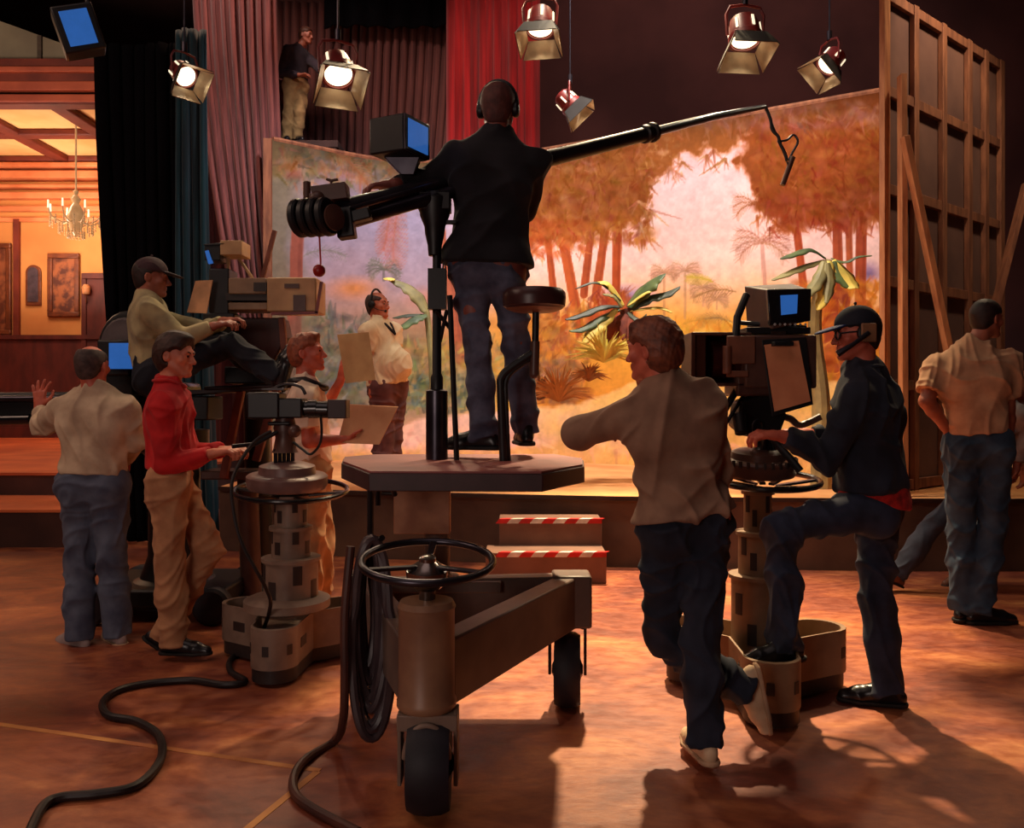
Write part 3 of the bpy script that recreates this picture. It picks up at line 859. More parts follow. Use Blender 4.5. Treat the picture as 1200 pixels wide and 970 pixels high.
# distant palms
for x, y, r, tr in ((803, 318, 18, 55), (778, 320, 16, 50), (824, 338, 16, 20), (840, 352, 14, 10)):
    palm(x, y, r, (176, 130, 100), tr, a=0.55)
palm(893, 285, 34, (176, 122, 104), 70, n=9, a=0.6, lean=5)
palm(884, 240, 26, (176, 112, 84), None, n=7, a=0.6)
palm(450, 316, 20, (112, 108, 100), 12, a=0.8)
frond(835, 330, -2.7, 30, (206, 178, 92), 0.5, 10, a=0.8)
frond(862, 342, -2.8, 50, (150, 110, 70), 0.9, 12, a=0.7); frond(858, 378, -2.6, 40, (140, 112, 70), 0.9, 12, a=0.7)
frond(800, 380, -0.5, 40, (206, 150, 80), 0.9, 10, a=0.6); frond(850, 400, -2.6, 60, (220, 160, 80), 0.9, 12, a=0.6)
palm(642, 280, 30, (130, 108, 104), None, n=9, a=0.7)
# trunks
for x0, y0, x1, y1, w0, w1, c in ((640, 262, 652, 372, 7, 8, (190, 84, 56)), (655, 255, 682, 400, 11, 12, (200, 92, 60)), (694, 262, 684, 345, 8, 9, (176, 78, 52)),
                              (712, 250, 698, 350, 9, 10, (186, 84, 56)), (724, 235, 722, 348, 11, 9, (190, 80, 52)), (662, 370, 660, 400, 9, 9, (190, 84, 56)),
                              (930, 245, 944, 350, 9, 9, (196, 84, 60)), (980, 240, 983, 350, 10, 12, (176, 78, 56)), (994, 240, 996, 330, 8, 8, (186, 90, 64)),
                              (1010, 235, 1008, 360, 12, 12, (168, 72, 52)), (350, 250, 338, 560, 14, 20, (150, 84, 70)), (516, 262, 540, 420, 9, 14, (176, 96, 76)),
                              (985, 330, 975, 420, 26, 34, (150, 62, 44)), (1012, 360, 1006, 430, 20, 24, (190, 84, 44))):
    stroke(x0, y0, x1, y1, w0, w1, c, 0.95)
    stroke(x0 + w0 * 0.25, y0, x1 + w1 * 0.25, y1, w0 * 0.25, w1 * 0.25, np.array(c) * 0.8, 0.6)
# upper foliage masses
def mass(poly, col, soft, amt=0.95, seed=0):
    n = vnoise(26, seed) * 26; n2 = vnoise(9, seed + 1) * 10
    xs = [p[0] for p in poly]; ys = [p[1] for p in poly]
    bnd = np.interp(xx[0], xs, ys)
    lay(np.clip((bnd[None, :] - yy + n + n2) / soft, 0, 1) * amt * np.clip((xx - xs[0] + 10 + n * .8 + n2) / 12, 0, 1) * np.clip((xs[-1] + 10 - xx + n * .8 + n2) / 12, 0, 1), col)
mass([(600, 300), (640, 292), (680, 285), (720, 278), (748, 262), (760, 235), (785, 205), (800, 186), (830, 172), (850, 182), (868, 160), (880, 140)], (196, 110, 62), 14, 0.95, 31)
mass([(868, 190), (885, 232), (910, 260), (940, 268), (970, 262), (1045, 258)], (198, 98, 56), 14, 0.95, 41)
mass([(306, 215), (380, 205), (430, 205), (470, 200), (520, 215), (545, 225)], (122, 100, 68), 18, 0.85, 51)
foliage([(606, 165, 765, 285)], [(206, 122, 66), (180, 92, 50), (160, 88, 52), (220, 136, 80), (150, 84, 56)], 1000, (4, 13), 0.5)
foliage([(745, 150, 800, 215), (630, 165, 700, 200)], [(176, 110, 72), (150, 96, 70), (206, 140, 96)], 200, (3, 9), 0.5)
foliage([(885, 125, 1035, 258)], [(206, 110, 58), (180, 84, 46), (220, 124, 66), (160, 70, 44)], 1000, (5, 15), 0.5)
foliage([(900, 225, 1035, 270)], [(150, 66, 46), (170, 80, 54), (206, 96, 60)], 260, (5, 15), 0.6)
foliage([(780, 120, 1035, 150)], [(120, 78, 64), (136, 84, 60), (150, 96, 80)], 300, (6, 16), 0.4)
foliage([(325, 170, 520, 215)], [(110, 96, 66), (150, 104, 70), (88, 88, 66), (164, 110, 74)], 420, (5, 14), 0.45)
foliage([(600, 255, 690, 300)], [(226, 116, 76), (206, 96, 66)], 200, (4, 10), 0.5)
for x, y in ((750, 262), (762, 246), (748, 236), (836, 176), (850, 186), (828, 182), (800, 190), (785, 196)):
    for _ in range(7): stroke(x, y, x + prg.normal(0, 10), y + prg.uniform(6, 22), 3, 0.5, jit((172, 112, 84)), 0.6)
frond(392, 178, 0.5, 62, (164, 108, 76), 0.6, 20, 16, 0.8, 2); frond(470, 236, 1.9, 70, (180, 120, 112), 0.4, 26, 18, 0.85, 2); frond(356, 300, -0.6, 50, (128, 128, 122), 1.1, 12, 12, 0.7)
frond(455, 232, 1.5, 60, (172, 108, 96), 0.3, 20, 16, 0.7, 2)
# undergrowth
lay(np.clip(1 - np.abs(yy - 425) / 62 + vnoise(30, 8) * 0.8, 0, 1) * np.clip((520 - xx) / 60, 0, 1) * 0.8, (104, 108, 92))
blob(415, 338, 42, 18, (226, 142, 92), 0.8, 0.9); blob(500, 350, 36, 18, (206, 132, 104), 0.6, 0.9)
foliage([(360, 370, 440, 500)], [(92, 104, 96), (112, 116, 116), (76, 84, 74), (128, 122, 96)], 420, (5, 16), 0.5, False)
foliage([(455, 400, 620, 470)], [(150, 140, 74), (120, 124, 76), (176, 150, 84), (200, 140, 84), (100, 92, 62)], 420, (5, 14), 0.5, False)
foliage([(470, 440, 560, 485)], [(92, 110, 104), (74, 88, 74), (150, 140, 84)], 240, (5, 12), 0.5, False)
foliage([(612, 362, 690, 470)], [(180, 100, 56), (150, 92, 56), (214, 130, 70), (120, 80, 52), (230, 150, 80)], 560, (4, 13), 0.55, False)
foliage([(615, 420, 672, 474)], [(110, 74, 48), (140, 92, 58)], 160, (5, 12), 0.5, False)
foliage([(690, 345, 740, 400)], [(176, 80, 48), (150, 64, 42), (200, 100, 60)], 260, (5, 14), 0.55, False)
foliage([(745, 380, 960, 440)], [(250, 186, 96), (236, 160, 80), (255, 206, 120), (226, 150, 84)], 460, (5, 15), 0.4, False)
foliage([(930, 330, 1035, 470)], [(206, 104, 52), (240, 140, 60), (170, 76, 46), (250, 160, 76)], 380, (5, 16), 0.5, False)
for _ in range(80):
    an = prg.uniform(-2.9, -0.3); stroke(712, 418, 712 + 40 * math.cos(an), 418 + 38 * math.sin(an), 2, 0.4, jit((226, 200, 106)), 0.6)
# sandy bank at the foot
bank = np.interp(xx[0], [306, 420, 470, 500, 560, 620, 680, 760, 860, 1042], [505, 500, 498, 488, 482, 478, 470, 440, 436, 450])
lay(np.clip((yy - bank[None, :] - 5 * vnoise(18, 61)) / 5, 0, 1) * 0.95, (236, 196, 178))
gold = np.clip((xx - 600) / 60, 0, 1)
lay(np.clip((yy - bank[None, :] - 5 * vnoise(18, 61)) / 5, 0, 1) * 0.85 * gold * (0.8 + vnoise(40, 64) * .6), (250, 200, 116))
lay(np.clip((yy - bank[None, :] - 26 - 12 * vnoise(24, 62)) / 16, 0, 1) * 0.8 * (1 - .75 * gold), (206, 158, 156))
lay(np.clip((yy - 520 - 10 * vnoise(34, 63)) / 12, 0, 1) * 0.9, (240, 186, 128))
foliage([(306, 500, 1042, 570)], [(246, 196, 150), (226, 166, 140), (206, 150, 140), (250, 206, 140)], 500, (6, 20), 0.3)
# muted scenic palette: deeper, browner canopies and top edge
sat = cv.max(-1, keepdims=True) - cv.min(-1, keepdims=True)
k_ = np.clip((sat - 70) / 90, 0, 1)
mean = cv.mean(-1, keepdims=True)
cv = cv * (1 - k_ * np.array([.10, .10, .42]))
up_ = np.clip((300 - yy) / 60, 0, 1)[..., None] * k_
cv *= (1 - .38 * up_) * (1 - .06 * k_)
topd = np.interp(xx[0], [306, 502, 1042], [163, 191, 105])[None, :]
cv *= (1 - .30 * np.clip(1 - (yy - topd + 12 * vnoise(40, 77)) / 34, 0, 1))[..., None]
cv *= (1 + 0.10 * vnoise(8, 71) + 0.05 * vnoise(3, 72))[..., None]
cv = np.clip(cv, 0, 255)
# cloth: plan curve with a rounded corner; top edge level
A_, C_, B_ = V((X(319, 10.86), 10.86)), V((X(502, 12.35), 12.35)), V((X(1032, 9.15), 9.15))
c1 = C_.lerp(A_, 0.55); c2 = C_.lerp(B_, 0.28)
plan = [A_.lerp(c1, i / 60) for i in range(60)] + [((1 - t) ** 2) * c1 + 2 * (1 - t) * t * C_ + t * t * c2 for t in [i / 130 for i in range(130)]] + [c2.lerp(B_, i / 520) for i in range(521)]
nz = 430; TZ = 4.73
pl = np.array([list(p) for p in plan]); zz = np.linspace(0.6, TZ, nz)
VX = np.repeat(pl[:, 0][None], nz, 0); VY = np.repeat(pl[:, 1][None], nz, 0); VZ = np.repeat(zz[:, None], len(plan), 1)
vx = VX / VY * F + CXP; vy = HYP - (VZ - CAMH) / VY * F
ix = np.clip((vx - PX0).round().astype(int), 0, CW - 1); iy = np.clip((vy - PY0).round().astype(int), 0, CH - 1)
colr = cv[iy, ix] / 255.0
colr = np.where(colr <= 0.04045, colr / 12.92, ((colr + 0.055) / 1.055) ** 2.4)
n_, k_ = nz, len(plan)
verts = np.stack([VX, VY, VZ], -1).reshape(-1, 3)
ii = (np.arange(n_ - 1)[:, None] * k_ + np.arange(k_ - 1)[None]).ravel()
fq = np.stack([ii, ii + 1, ii + k_ + 1, ii + k_], 1).astype(np.int32)
me = bpy.data.meshes.new('painted_backdrop')
me.vertices.add(len(verts)); me.vertices.foreach_set('co', verts.astype(np.float32).ravel())
me.loops.add(fq.size); me.loops.foreach_set('vertex_index', fq.ravel())
me.polygons.add(len(fq)); me.polygons.foreach_set('loop_start', (np.arange(len(fq)) * 4).astype(np.int32))
me.update(calc_edges=True)
at = me.color_attributes.new('paint', 'FLOAT_COLOR', 'POINT')
at.data.foreach_set('color', np.concatenate([colr.reshape(-1, 3), np.ones((len(verts), 1))], 1).astype(np.float32).ravel())
me.shade_smooth()
bm_ = bpy.data.materials.new('scenic_paint'); bm_.use_nodes = True
b = bm_.node_tree.nodes['Principled BSDF']; b.inputs['Roughness'].default_value = 0.9; b.inputs['Specular IOR Level'].default_value = 0.1
a_ = bm_.node_tree.nodes.new('ShaderNodeAttribute'); a_.attribute_name = 'paint'
bm_.node_tree.links.new(a_.outputs['Color'], b.inputs['Base Color'])
bd = link_mesh('painted_backdrop', me, bm_)
tag(bd, 'large painted jungle backdrop with palms, sky and sandy bank curving behind the stage', 'backdrop')
mb = MB()
mb.tube([(p[0], p[1] + 0.03, TZ + 0.01) for p in plan[::10]] + [(B_[0], B_[1] + 0.03, TZ + 0.01)], 0.035, 8)
mb.build('top_batten', M['wooddk'], bd)
MB().beam((A_[0] - 0.05, A_[1], 0.6), (A_[0] - 0.05, A_[1], TZ), 0.10, 0.1, V((0, 1, 0))).build('side_batten', M['wooddk'], bd)
# ------------------------------------------------------------------ big flat seen from behind, braces
FT = 4.98
fa, fb = V((X(1033, 7.4), 7.4, 0)), V((X(1169, 9.0), 9.0, 0))
flat = empty('scenery_flat', (fa.x, fa.y, 0.6), 'tall wooden scenery flat seen from behind with its batten grid', 'scenery flat')
fd = (fb - fa).normalized(); fn = V((fd.y, -fd.x, 0))
def fp(t, z, off=0): q = fa.lerp(fb, t) + fn * off; return V((q.x, q.y, z))
mb = MB(); mb.hexa([fp(0, 0.6), fp(1, 0.6), fp(1, 0.6, -.02), fp(0, 0.6, -.02), fp(0, FT), fp(1, FT), fp(1, FT, -.02), fp(0, FT, -.02)])
mb.build('flat_cloth', mat('flat_cloth_back', (124, 88, 74), rough=0.95, c2=(98, 68, 60), scale=1.5), flat, smooth=False)
ts = (0.0, 0.22, 0.45, 0.68, 0.84, 1.0)
for i, t in enumerate(ts):
    MB().beam(fp(t, 0.6, 0.03), fp(t, FT, 0.03), 0.09 if 0 < i < 5 else 0.10, 0.05, fn).build('stile', M['wood'] if i == 0 else M['wooddk'], flat, bevel=0.004)
for z in (0.66, 1.55, 2.45, 3.25, 4.1, FT - 0.05):
    MB().beam(fp(0, z, 0.025), fp(1, z, 0.025), 0.04, 0.09, V((0, 0, 1))).build('rail', M['wooddk'], flat, bevel=0.004)
def batten(name, a, b, label, m, w=0.05, h=0.09, **k):
    o = MB().beam(a, b, w, h, V((0, 1, 0))).build(name, m, bevel=0.004); tag(o, label, 'wood batten', **k); return o
batten('upright_batten', P(1057, 88, 7.3), P(1059, 581, 7.22), 'upright pine batten leaning on the back of the scenery flat', M['wood'])
batten('diagonal_brace', P(1060, 160, 7.18), P(1147, 582, 7.2), 'slanting pine brace running down behind the man in the tee shirt', M['wood'])
batten('far_brace', P(1203, 215, 8.2), P(1163, 372, 8.0), 'slanting brown brace at the right edge beyond the tee shirt man', M['wooddk'])
bb = MB().beam((2.98, 6.62, 0.02), (2.98, 7.0, 0.34), 0.06, 0.04).build('floor_batten', M['wooddk']); tag(bb, 'short brown batten propped against the stage front by the outstretched leg', 'wood batten')

# ------------------------------------------------------------------ steps to the stage with warning tape
sx0, sx1 = X(585, 6.95), X(705, 6.95)
st = empty('stage_steps', ((sx0 + sx1) / 2, 6.85, 0), 'low grey box steps up to the stage with red and white warning tape', 'steps')
stm = mat('step_paint', (134, 96, 78), rough=0.8, c2=(110, 78, 64), scale=3)
MB().box(((sx0 + sx1) / 2, 7.08, 0.225), (sx1 - sx0, 0.30, 0.45)).build('upper_step', stm, st, bevel=0.006)
MB().box(((sx0 + sx1) / 2 - .05, 6.76, 0.12), (sx1 - sx0 + .1, 0.34, 0.24)).build('lower_step', stm, st, bevel=0.006)
for zt, y in ((0.452, 6.93), (0.242, 6.59)):
    n = 9; r = MB(); q = MB()
    for i in range(n):
        a = sx0 + (sx1 - sx0) * i / n; b_ = sx0 + (sx1 - sx0) * (i + 1) / n - 0.0
        t_ = q if i % 2 else r
        k = 0.03
        t_.hexa([(a - k, y - .006, zt - .035), (b_ - k, y - .006, zt - .035), (b_, y - .002, zt - .035), (a, y - .002, zt - .035),
                 (a, y - .006, zt + .002), (b_, y - .006, zt + .002), (b_, y - .002, zt + .002), (a, y - .002, zt + .002)])
        t_.hexa([(a, y - .004, zt), (b_, y - .004, zt), (b_ + k, y + .045, zt), (a + k, y + .045, zt),
                 (a, y - .004, zt + .003), (b_, y - .004, zt + .003), (b_ + k, y + .045, zt + .003), (a + k, y + .045, zt + .003)])
    r.build('red_tape', M['red'], st, smooth=False); q.build('white_tape', M['white'], st, smooth=False)

# ------------------------------------------------------------------ tape line on the floor
def floor_strip(pts, w, name, label, m):
    mb = MB()
    for a, b_ in zip(pts, pts[1:]):
        a, b_ = V(a), V(b_); d = (b_ - a).normalized(); s_ = V((-d.y, d.x, 0)) * w / 2
        mb.hexa([a - s_, b_ - s_, b_ + s_, a + s_, a - s_ + V((0, 0, .002)), b_ - s_ + V((0, 0, .002)), b_ + s_ + V((0, 0, .002)), a + s_ + V((0, 0, .002))])
    o = mb.build(name, m, smooth=False); tag(o, label, 'tape'); return o
def G(px, py, z=0.0):
    Y = (CAMH - z) * F / (py - HYP); return V((X(px, Y), Y, z))
tapem = mat('worn_tape', (214, 150, 84), rough=0.7, c2=(170, 96, 58), scale=3)
floor_strip([G(-60, 840), G(375, 903)], 0.03, 'floor_tape', 'worn yellowish tape line running across the floor in the left foreground', tapem)
floor_strip([G(372, 904), G(285, 975)], 0.03, 'floor_tape', 'short tape strip meeting the long tape line at a corner beside the thick cable', tapem)

# ------------------------------------------------------------------ cables on the floor
def cable(name, pts, r, label, m=None):
    sp = spline(pts, 10)
    if not isinstance(r, (int, float)): r = [r[0] + (r[1] - r[0]) * min(1, max(0, (i / len(sp) - .6) * 6)) for i in range(len(sp))]
    o = MB().tube(sp, r, 10).build(name, m or M['cable']); tag(o, label, 'cable'); return o
c1_ = [G(30, 985, .018), G(50, 945, .018), G(72, 934, .018), (G(115, 930, .018)), G(160, 920, .018), G(188, 890, .018), G(186, 862, .018), G(160, 845, .018), G(127, 838, .018), G(121, 822, .018), G(140, 808, .018), G(178, 800, .018), G(225, 797, .018), G(262, 802, .018), G(287, 798, .018), G(270, 786, .018), G(272, 770, .018), G(300, 752, .018),
       P(316, 715, 4.25), P(312, 690, 4.12), P(285, 640, 4.08), P(274, 600, 4.1), P(273, 560, 4.15), P(296, 520, 4.3), P(318, 505, 4.35)]
cable('camera_cable', c1_, (0.017, 0.009), 'long black camera cable snaking over the left foreground floor')

# ------------------------------------------------------------------ microphone boom dolly (the near rig)
YB0 = 4.03
rig = empty('boom_dolly', (-0.28, 3.5, 0), 'large wheeled microphone boom dolly with platform, steering wheel and long boom arm', 'microphone boom')
dk = mat('dolly_grey', (112, 92, 82), rough=0.45, c2=(88, 70, 64), scale=4)
dkt = mat('dolly_tan', (150, 112, 84), rough=0.4, c2=(118, 84, 66), scale=5)
front = V((X(500, 2.98), 2.98, 0))
cyl_r = 0.098
fz = CAMH - (828 - HYP) / F * 2.98; tz = CAMH - (703 - HYP) / F * 2.98
MB().lathe([(cyl_r, 0), (cyl_r + .006, .01), (cyl_r + .006, .03), (cyl_r, .04), (cyl_r, tz - fz - .03), (cyl_r + .004, tz - fz - .02), (cyl_r - .006, tz - fz)], (front.x, front.y, fz), seg=40).build('front_column', dkt, rig)
rr_, rl_ = V((X(662, 4.0), 4.0, 0)), V((X(436, 4.0), 4.0, 0))
zt, zb = CAMH - (676 - HYP) / F * 4.0, CAMH - (724 - HYP) / F * 4.0 - .02
def arm(a, b_, name, w=0.10, h=0.235):
    a2 = V((a.x, a.y, (zt + zb) / 2 - 0.02)); b2 = V((b_.x, b_.y, (zt + zb) / 2))
    return MB().beam(a2, b2, w, h).build(name, dk, rig, bevel=0.008)
arm(front + V((0.05, 0.05, 0)), rr_ + V((0.04, 0.02, 0)), 'side_beam'); arm(front + V((-0.05, 0.05, 0)), rl_ + V((-0.04, 0.02, 0)), 'side_beam')
arm(rl_, rr_, 'rear_beam')
for q in (rr_, rl_):
    MB().box((q.x + (0.03 if q is rr_ else -.03), q.y, (zt + zb) / 2 + .005), (0.18, 0.17, zt - zb + 0.03)).build('corner_block', dk, rig, bevel=0.012)
def wheel(c, r, w, axis, name='wheel'):
    c = V(c); ax = V(axis).normalized(); h2 = w / 2
    mb = MB().lathe([(r * .62, -h2 * .8), (r * .9, -h2), (r * .98, -h2 * .6), (r, 0), (r * .98, h2 * .6), (r * .9, h2), (r * .62, h2 * .8)], c, ax, 40)
    o = mb.build(name, M['rubber'], rig)
    MB().lathe([(.02, -h2 - .012), (.035, -h2 - .005), (r * .6, -h2 * .75), (r * .6, h2 * .75), (.035, h2 + .005), (.02, h2 + .012)], c, ax, 24).build('hub', M['gun'], o)
def fork(c, r, w, axis, ztop, name='fork'):
    c = V(c); ax = V(axis).normalized(); mb = MB()
    tanv = V((0, 0, 1)).cross(ax)
    for s_ in (1, -1):
        o = ax * s_ * (w / 2 + .022)
        mb.beam(c + o + V((0, 0, -.02)), c + o + V((0, 0, r + .035)), 0.05, 0.014, ax)
    pts = [c + ax * (w / 2 + .022) * math.cos(t) + V((0, 0, r + .02 + .05 * math.sin(t))) for t in [math.pi * k / 12 for k in range(13)]]
    mb.tube(pts, 0.022, 8, flat=1.0)
    mb.beam(c + V((0, 0, r + .05)), c + V((0, 0, ztop)), 0.1, 0.08, tanv)
    mb.build(name, M['gun'], rig, bevel=0.003)
# front caster (seen edge on)
r1 = 0.168; wheel((front.x + .012, front.y - .02, r1), r1, 0.145, (1, 0.03, 0)); 
mb = MB(); x0_, x1_ = front.x - .088, front.x + .105
for xs in (x0_, x1_): mb.box((xs, front.y - .02, r1 + .06), (.014, .085, .25))
mb.box(((x0_ + x1_) / 2, front.y - .02, fz - .03), (x1_ - x0_ + .014, .12, .055))
mb.tube([((x0_ + x1_) / 2 + .075 * math.cos(t), front.y - .09, r1 + .04 + .115 * math.sin(t)) for t in [math.pi * k / 14 for k in range(15)]], .011, 8)
mb.cyl((front.x, front.y, fz - .04), (front.x, front.y, fz + .03), 0.05)
mb.build('front_fork', M['greyped'], rig, bevel=0.004)
r2 = 0.172
for q in (rr_, rl_):
    wheel((q.x + .01, q.y - .03, r2), r2, 0.12, (1, -0.08, 0)); fork((q.x + .01, q.y - .03, r2), r2, 0.12, (1, -0.08, 0), zb + .03)
# steering wheel on its stem
sw = V((X(501, 2.98), 2.98, CAMH - (657 - HYP) / F * 2.98))
tilt = V((0.02, -0.13, 1)).normalized()
MB().torus(sw, 0.228, 0.0135, tilt, 64, 12).build('steering_wheel', M['gun'], rig)
xa, ya, _ = frame_of(tilt); mb = MB()
for k in range(3):
    t = math.pi / 2 + 2 * math.pi * k / 3; mb.beam(sw - tilt * .02, sw + (xa * math.cos(t) + ya * math.sin(t)) * 0.222, 0.025, 0.012, tilt)
mb.build('wheel_spokes', M['gun'], rig, bevel=0.003)
MB().lathe([(.028, -.17), (.03, -.1), (.05, -.095), (.072, -.07), (.076, -.03), (.055, -.02), (.03, .0), (.03, .012), (.015, .02)], sw, tilt, 28).build('steering_hub', M['chrome'], rig)
# platform: eight sided board
pz = CAMH - (539 - HYP) / F * YB0
pc = V((X(545, YB0), YB0 - .02, pz))
pp = [P(400, 541, 3.9), P(432, 556, 3.36), P(636, 558, 3.34), P(685, 541, 3.72), P(684, 535, 4.1), P(650, 527, 4.42), P(438, 527, 4.40), P(402, 536, 4.2)]
pp = [V((a.x, a.y, pz - 0.075)) for a in pp]
plm = mat('platform_deck', (150, 78, 72), rough=0.55, c2=(112, 54, 54), scale=3)
ple = mat('platform_edge', (66, 40, 42), rough=0.5)
MB().prism(pp, (0, 0, 0.07)).build('platform_frame', ple, rig, bevel=0.004)
MB().prism([p_ + (p_ - pc) * -0.015 + V((0, 0, .07)) for p_ in pp], (0, 0, 0.008)).build('platform_deck', plm, rig)
PZ = pz + 0.003
# pillar below the platform and its sheet metal box
cx_ = X(512, 3.98)
MB().lathe([(.10, 0), (.10, .03), (.06, .04), (.06, pz - zt - .05)], (cx_, 4.0, zt - .02)).build('centre_pillar', dk, rig)
MB().beam((cx_ - .35, 3.98, zt - .03), (cx_ + .3, 3.98, zt - .03), .14, .05).build('cross_member', dk, rig, bevel=.004)
a, b_ = P(461, 560, 3.86), P(527, 626, 3.86)
MB().box(((a.x + b_.x) / 2, 3.9, (a.z + b_.z) / 2), (b_.x - a.x, 0.07, a.z - b_.z)).build('card_holder', mat('tan_sheet', (190, 132, 96), rough=0.6, c2=(160, 104, 76)), rig, bevel=0.004)
# post
def PB(px, py, Y=YB0): return P(px, py, Y)
po = X(512, YB0)
def zz_(py): return CAMH - (py - HYP) / F * YB0
MB().lathe([(.052, 0), (.052, zz_(458) - PZ), (.03, zz_(456) - PZ)], (po, YB0, PZ), seg=28).build('post_base', M['gun'], rig)
MB().lathe([(.03, 0), (.03, zz_(442) - zz_(458)), (.022, zz_(438) - zz_(458)), (.02, zz_(280) - zz_(458))], (po, YB0, zz_(458)), seg=20).build('post_tube', M['black'], rig)
MB().lathe([(.03, 0), (.034, .05), (.045, .1), (.05, .14), (.07, .19), (.075, .27), (.05, .30)], (po - .01, YB0, zz_(300)), seg=20).box((po - .01, YB0, zz_(238)), (.15, .12, .08)).box((po + .07, YB0 - .03, zz_(262)), (.05, .02, .02)).build('boom_yoke', M['black'], rig, bevel=.004)
MB().box((po + .005, YB0 - .03, zz_(340)), (.085, .06, .19)).tube([(po + .0, YB0 - .05, zz_(365)), (po + .06, YB0, zz_(384))], .01, 6).tube([(po + .05, YB0 - .05, zz_(365)), (po + .015, YB0, zz_(400))], .01, 6).tube([(po + .03, YB0 - .03, zz_(316)), (po + .035, YB0 - .03, zz_(308)), (po + .045, YB0 - .03, zz_(316))], .005, 6).build('control_box', M['black'], rig, bevel=.004)
MB().tube([PB(527, 346, YB0 - .05), PB(531, 440, YB0 - .05), (X(536, YB0), YB0 - .05, PZ)], 0.013, 8).build('side_rod', M['black'], rig)
# boom arm: thick inner tubes with the counterweight end, slender outer tube rising towards the set
pA, pC, pD, pE = P(395, 248, 3.72), P(515, 213, 4.0), P(757, 157, 5.2), P(896, 125, 6.6)
bd_ = (pD - pA).normalized(); bu = V((0, 0, 1))
MB().cyl(pA, pD, 0.048, 0.042, 20).build('boom_arm', mat('boom_black', (30, 28, 34), rough=.4, c2=(20, 18, 24)), rig)
lo_ = V((0, 0, -.062))
MB().cyl(pA + lo_ + bd_ * .02, pC + lo_ + bd_ * .1, 0.03, None, 16).cyl(pA + lo_ * .3 + V((0, -.05, -.0)), pC + lo_ * .3 + V((0, -.05, 0)), .012, None, 10).build('lower_boom_tube', M['gun'], rig)
MB().lathe([(.04, -.03), (.055, -.02), (.055, .01), (.045, .02), (.045, .05), (.06, .055), (.06, .075), (.035, .08)], pD, bd_, 20).build('boom_collar', M['black'], rig)
MB().tube([pD, pD.lerp(pE, .5) + V((0, 0, .012)), pE], [.03, .026, .018], 12).build('outer_boom', M['gun'], rig)
# counterweight discs, winch housing
cw_ = P(367, 258, 3.62)
mb = MB()
for k in range(4):
    mb.lathe([(.02, 0), (.075, .002), (.082, .01), (.082, .028), (.075, .036), (.02, .038)], cw_ - V((.072 - .04 * k, .0, -.005)) - V((0, .01 * k, 0)), V((1, -.35, .12)), 26)
mb.build('counterweight', M['black'], rig)
MB().lathe([(.02, 0), (.056, .003), (.056, .012), (.02, .018)], cw_ + V((.095, -.05, .0)), V((.9, -.6, .05)), 22).build('winch_dial', M['brownm'], rig)
wb = P(388, 228, 3.7)
MB().box(wb, (.15, .1, .07), Matrix.Rotation(R(-8), 3, 'Y')).box(wb + V((-.05, 0, -.04)), (.07, .09, .07)).sphere(wb + V((-.05, -.045, -.03)), .035).tube([wb + V((0, 0, .03)), wb + V((0, 0, .06)), wb + V((.03, 0, .066))], .007, 8).tube([wb + V((0, 0, .06)), wb + V((-.02, 0, .068))], .007, 8).cyl(wb + V((-.1, -.02, -.02)), wb + V((-.1, -.02, .05)), .016).build('winch', M['brownm'], rig, bevel=.006)
hb = P(405, 262, 3.7)
MB().box(hb, (.075, .08, .13), Matrix.Rotation(R(-8), 3, 'Y')).box(hb + V((.05, 0, .03)), (.12, .06, .05), Matrix.Rotation(R(-14), 3, 'Y')).build('motor_housing', M['black'], rig, bevel=.006)
MB().tube([P(374, 272, 3.62), P(376, 312, 3.62)], .004, 6).build('plumb_cord', M['maroonc'] if 'maroonc' in M else M['red'], rig)
MB().sphere(P(374, 317, 3.62), .027).build('red_ball', mat('red_ball', (170, 30, 28), rough=.35), rig)
# monitor on the boom
mc_ = P(468, 164, 4.0)
mrot = Matrix.Rotation(R(-27), 3, 'Z')
mon = MB().box(mc_, (.19, .21, .17), mrot).build('monitor', M['black'], rig, bevel=.008)
sd = mrot @ V((1, 0, 0)); su = mrot @ V((0, 1, 0))
MB().box(mc_ + sd * .098 , (.012, .205, .165), mrot).build('monitor_bezel', M['gun'], mon, bevel=.003)
MB().box(mc_ + sd * .105, (.004, .165, .13), mrot).build('monitor_screen', M['screen'], mon, bevel=.001)
sb = P(478, 206, 4.0)
MB().hexa([sb + V((-.03, -.02, 0)), sb + V((.03, -.02, 0)), sb + V((.03, .02, 0)), sb + V((-.03, .02, 0)), mc_ + V((-.07, -.03, -.085)), mc_ + V((.1, -.03, -.085)), mc_ + V((.1, .03, -.085)), mc_ + V((-.07, .03, -.085))]).build('monitor_bracket', M['gun'], rig, bevel=.004)
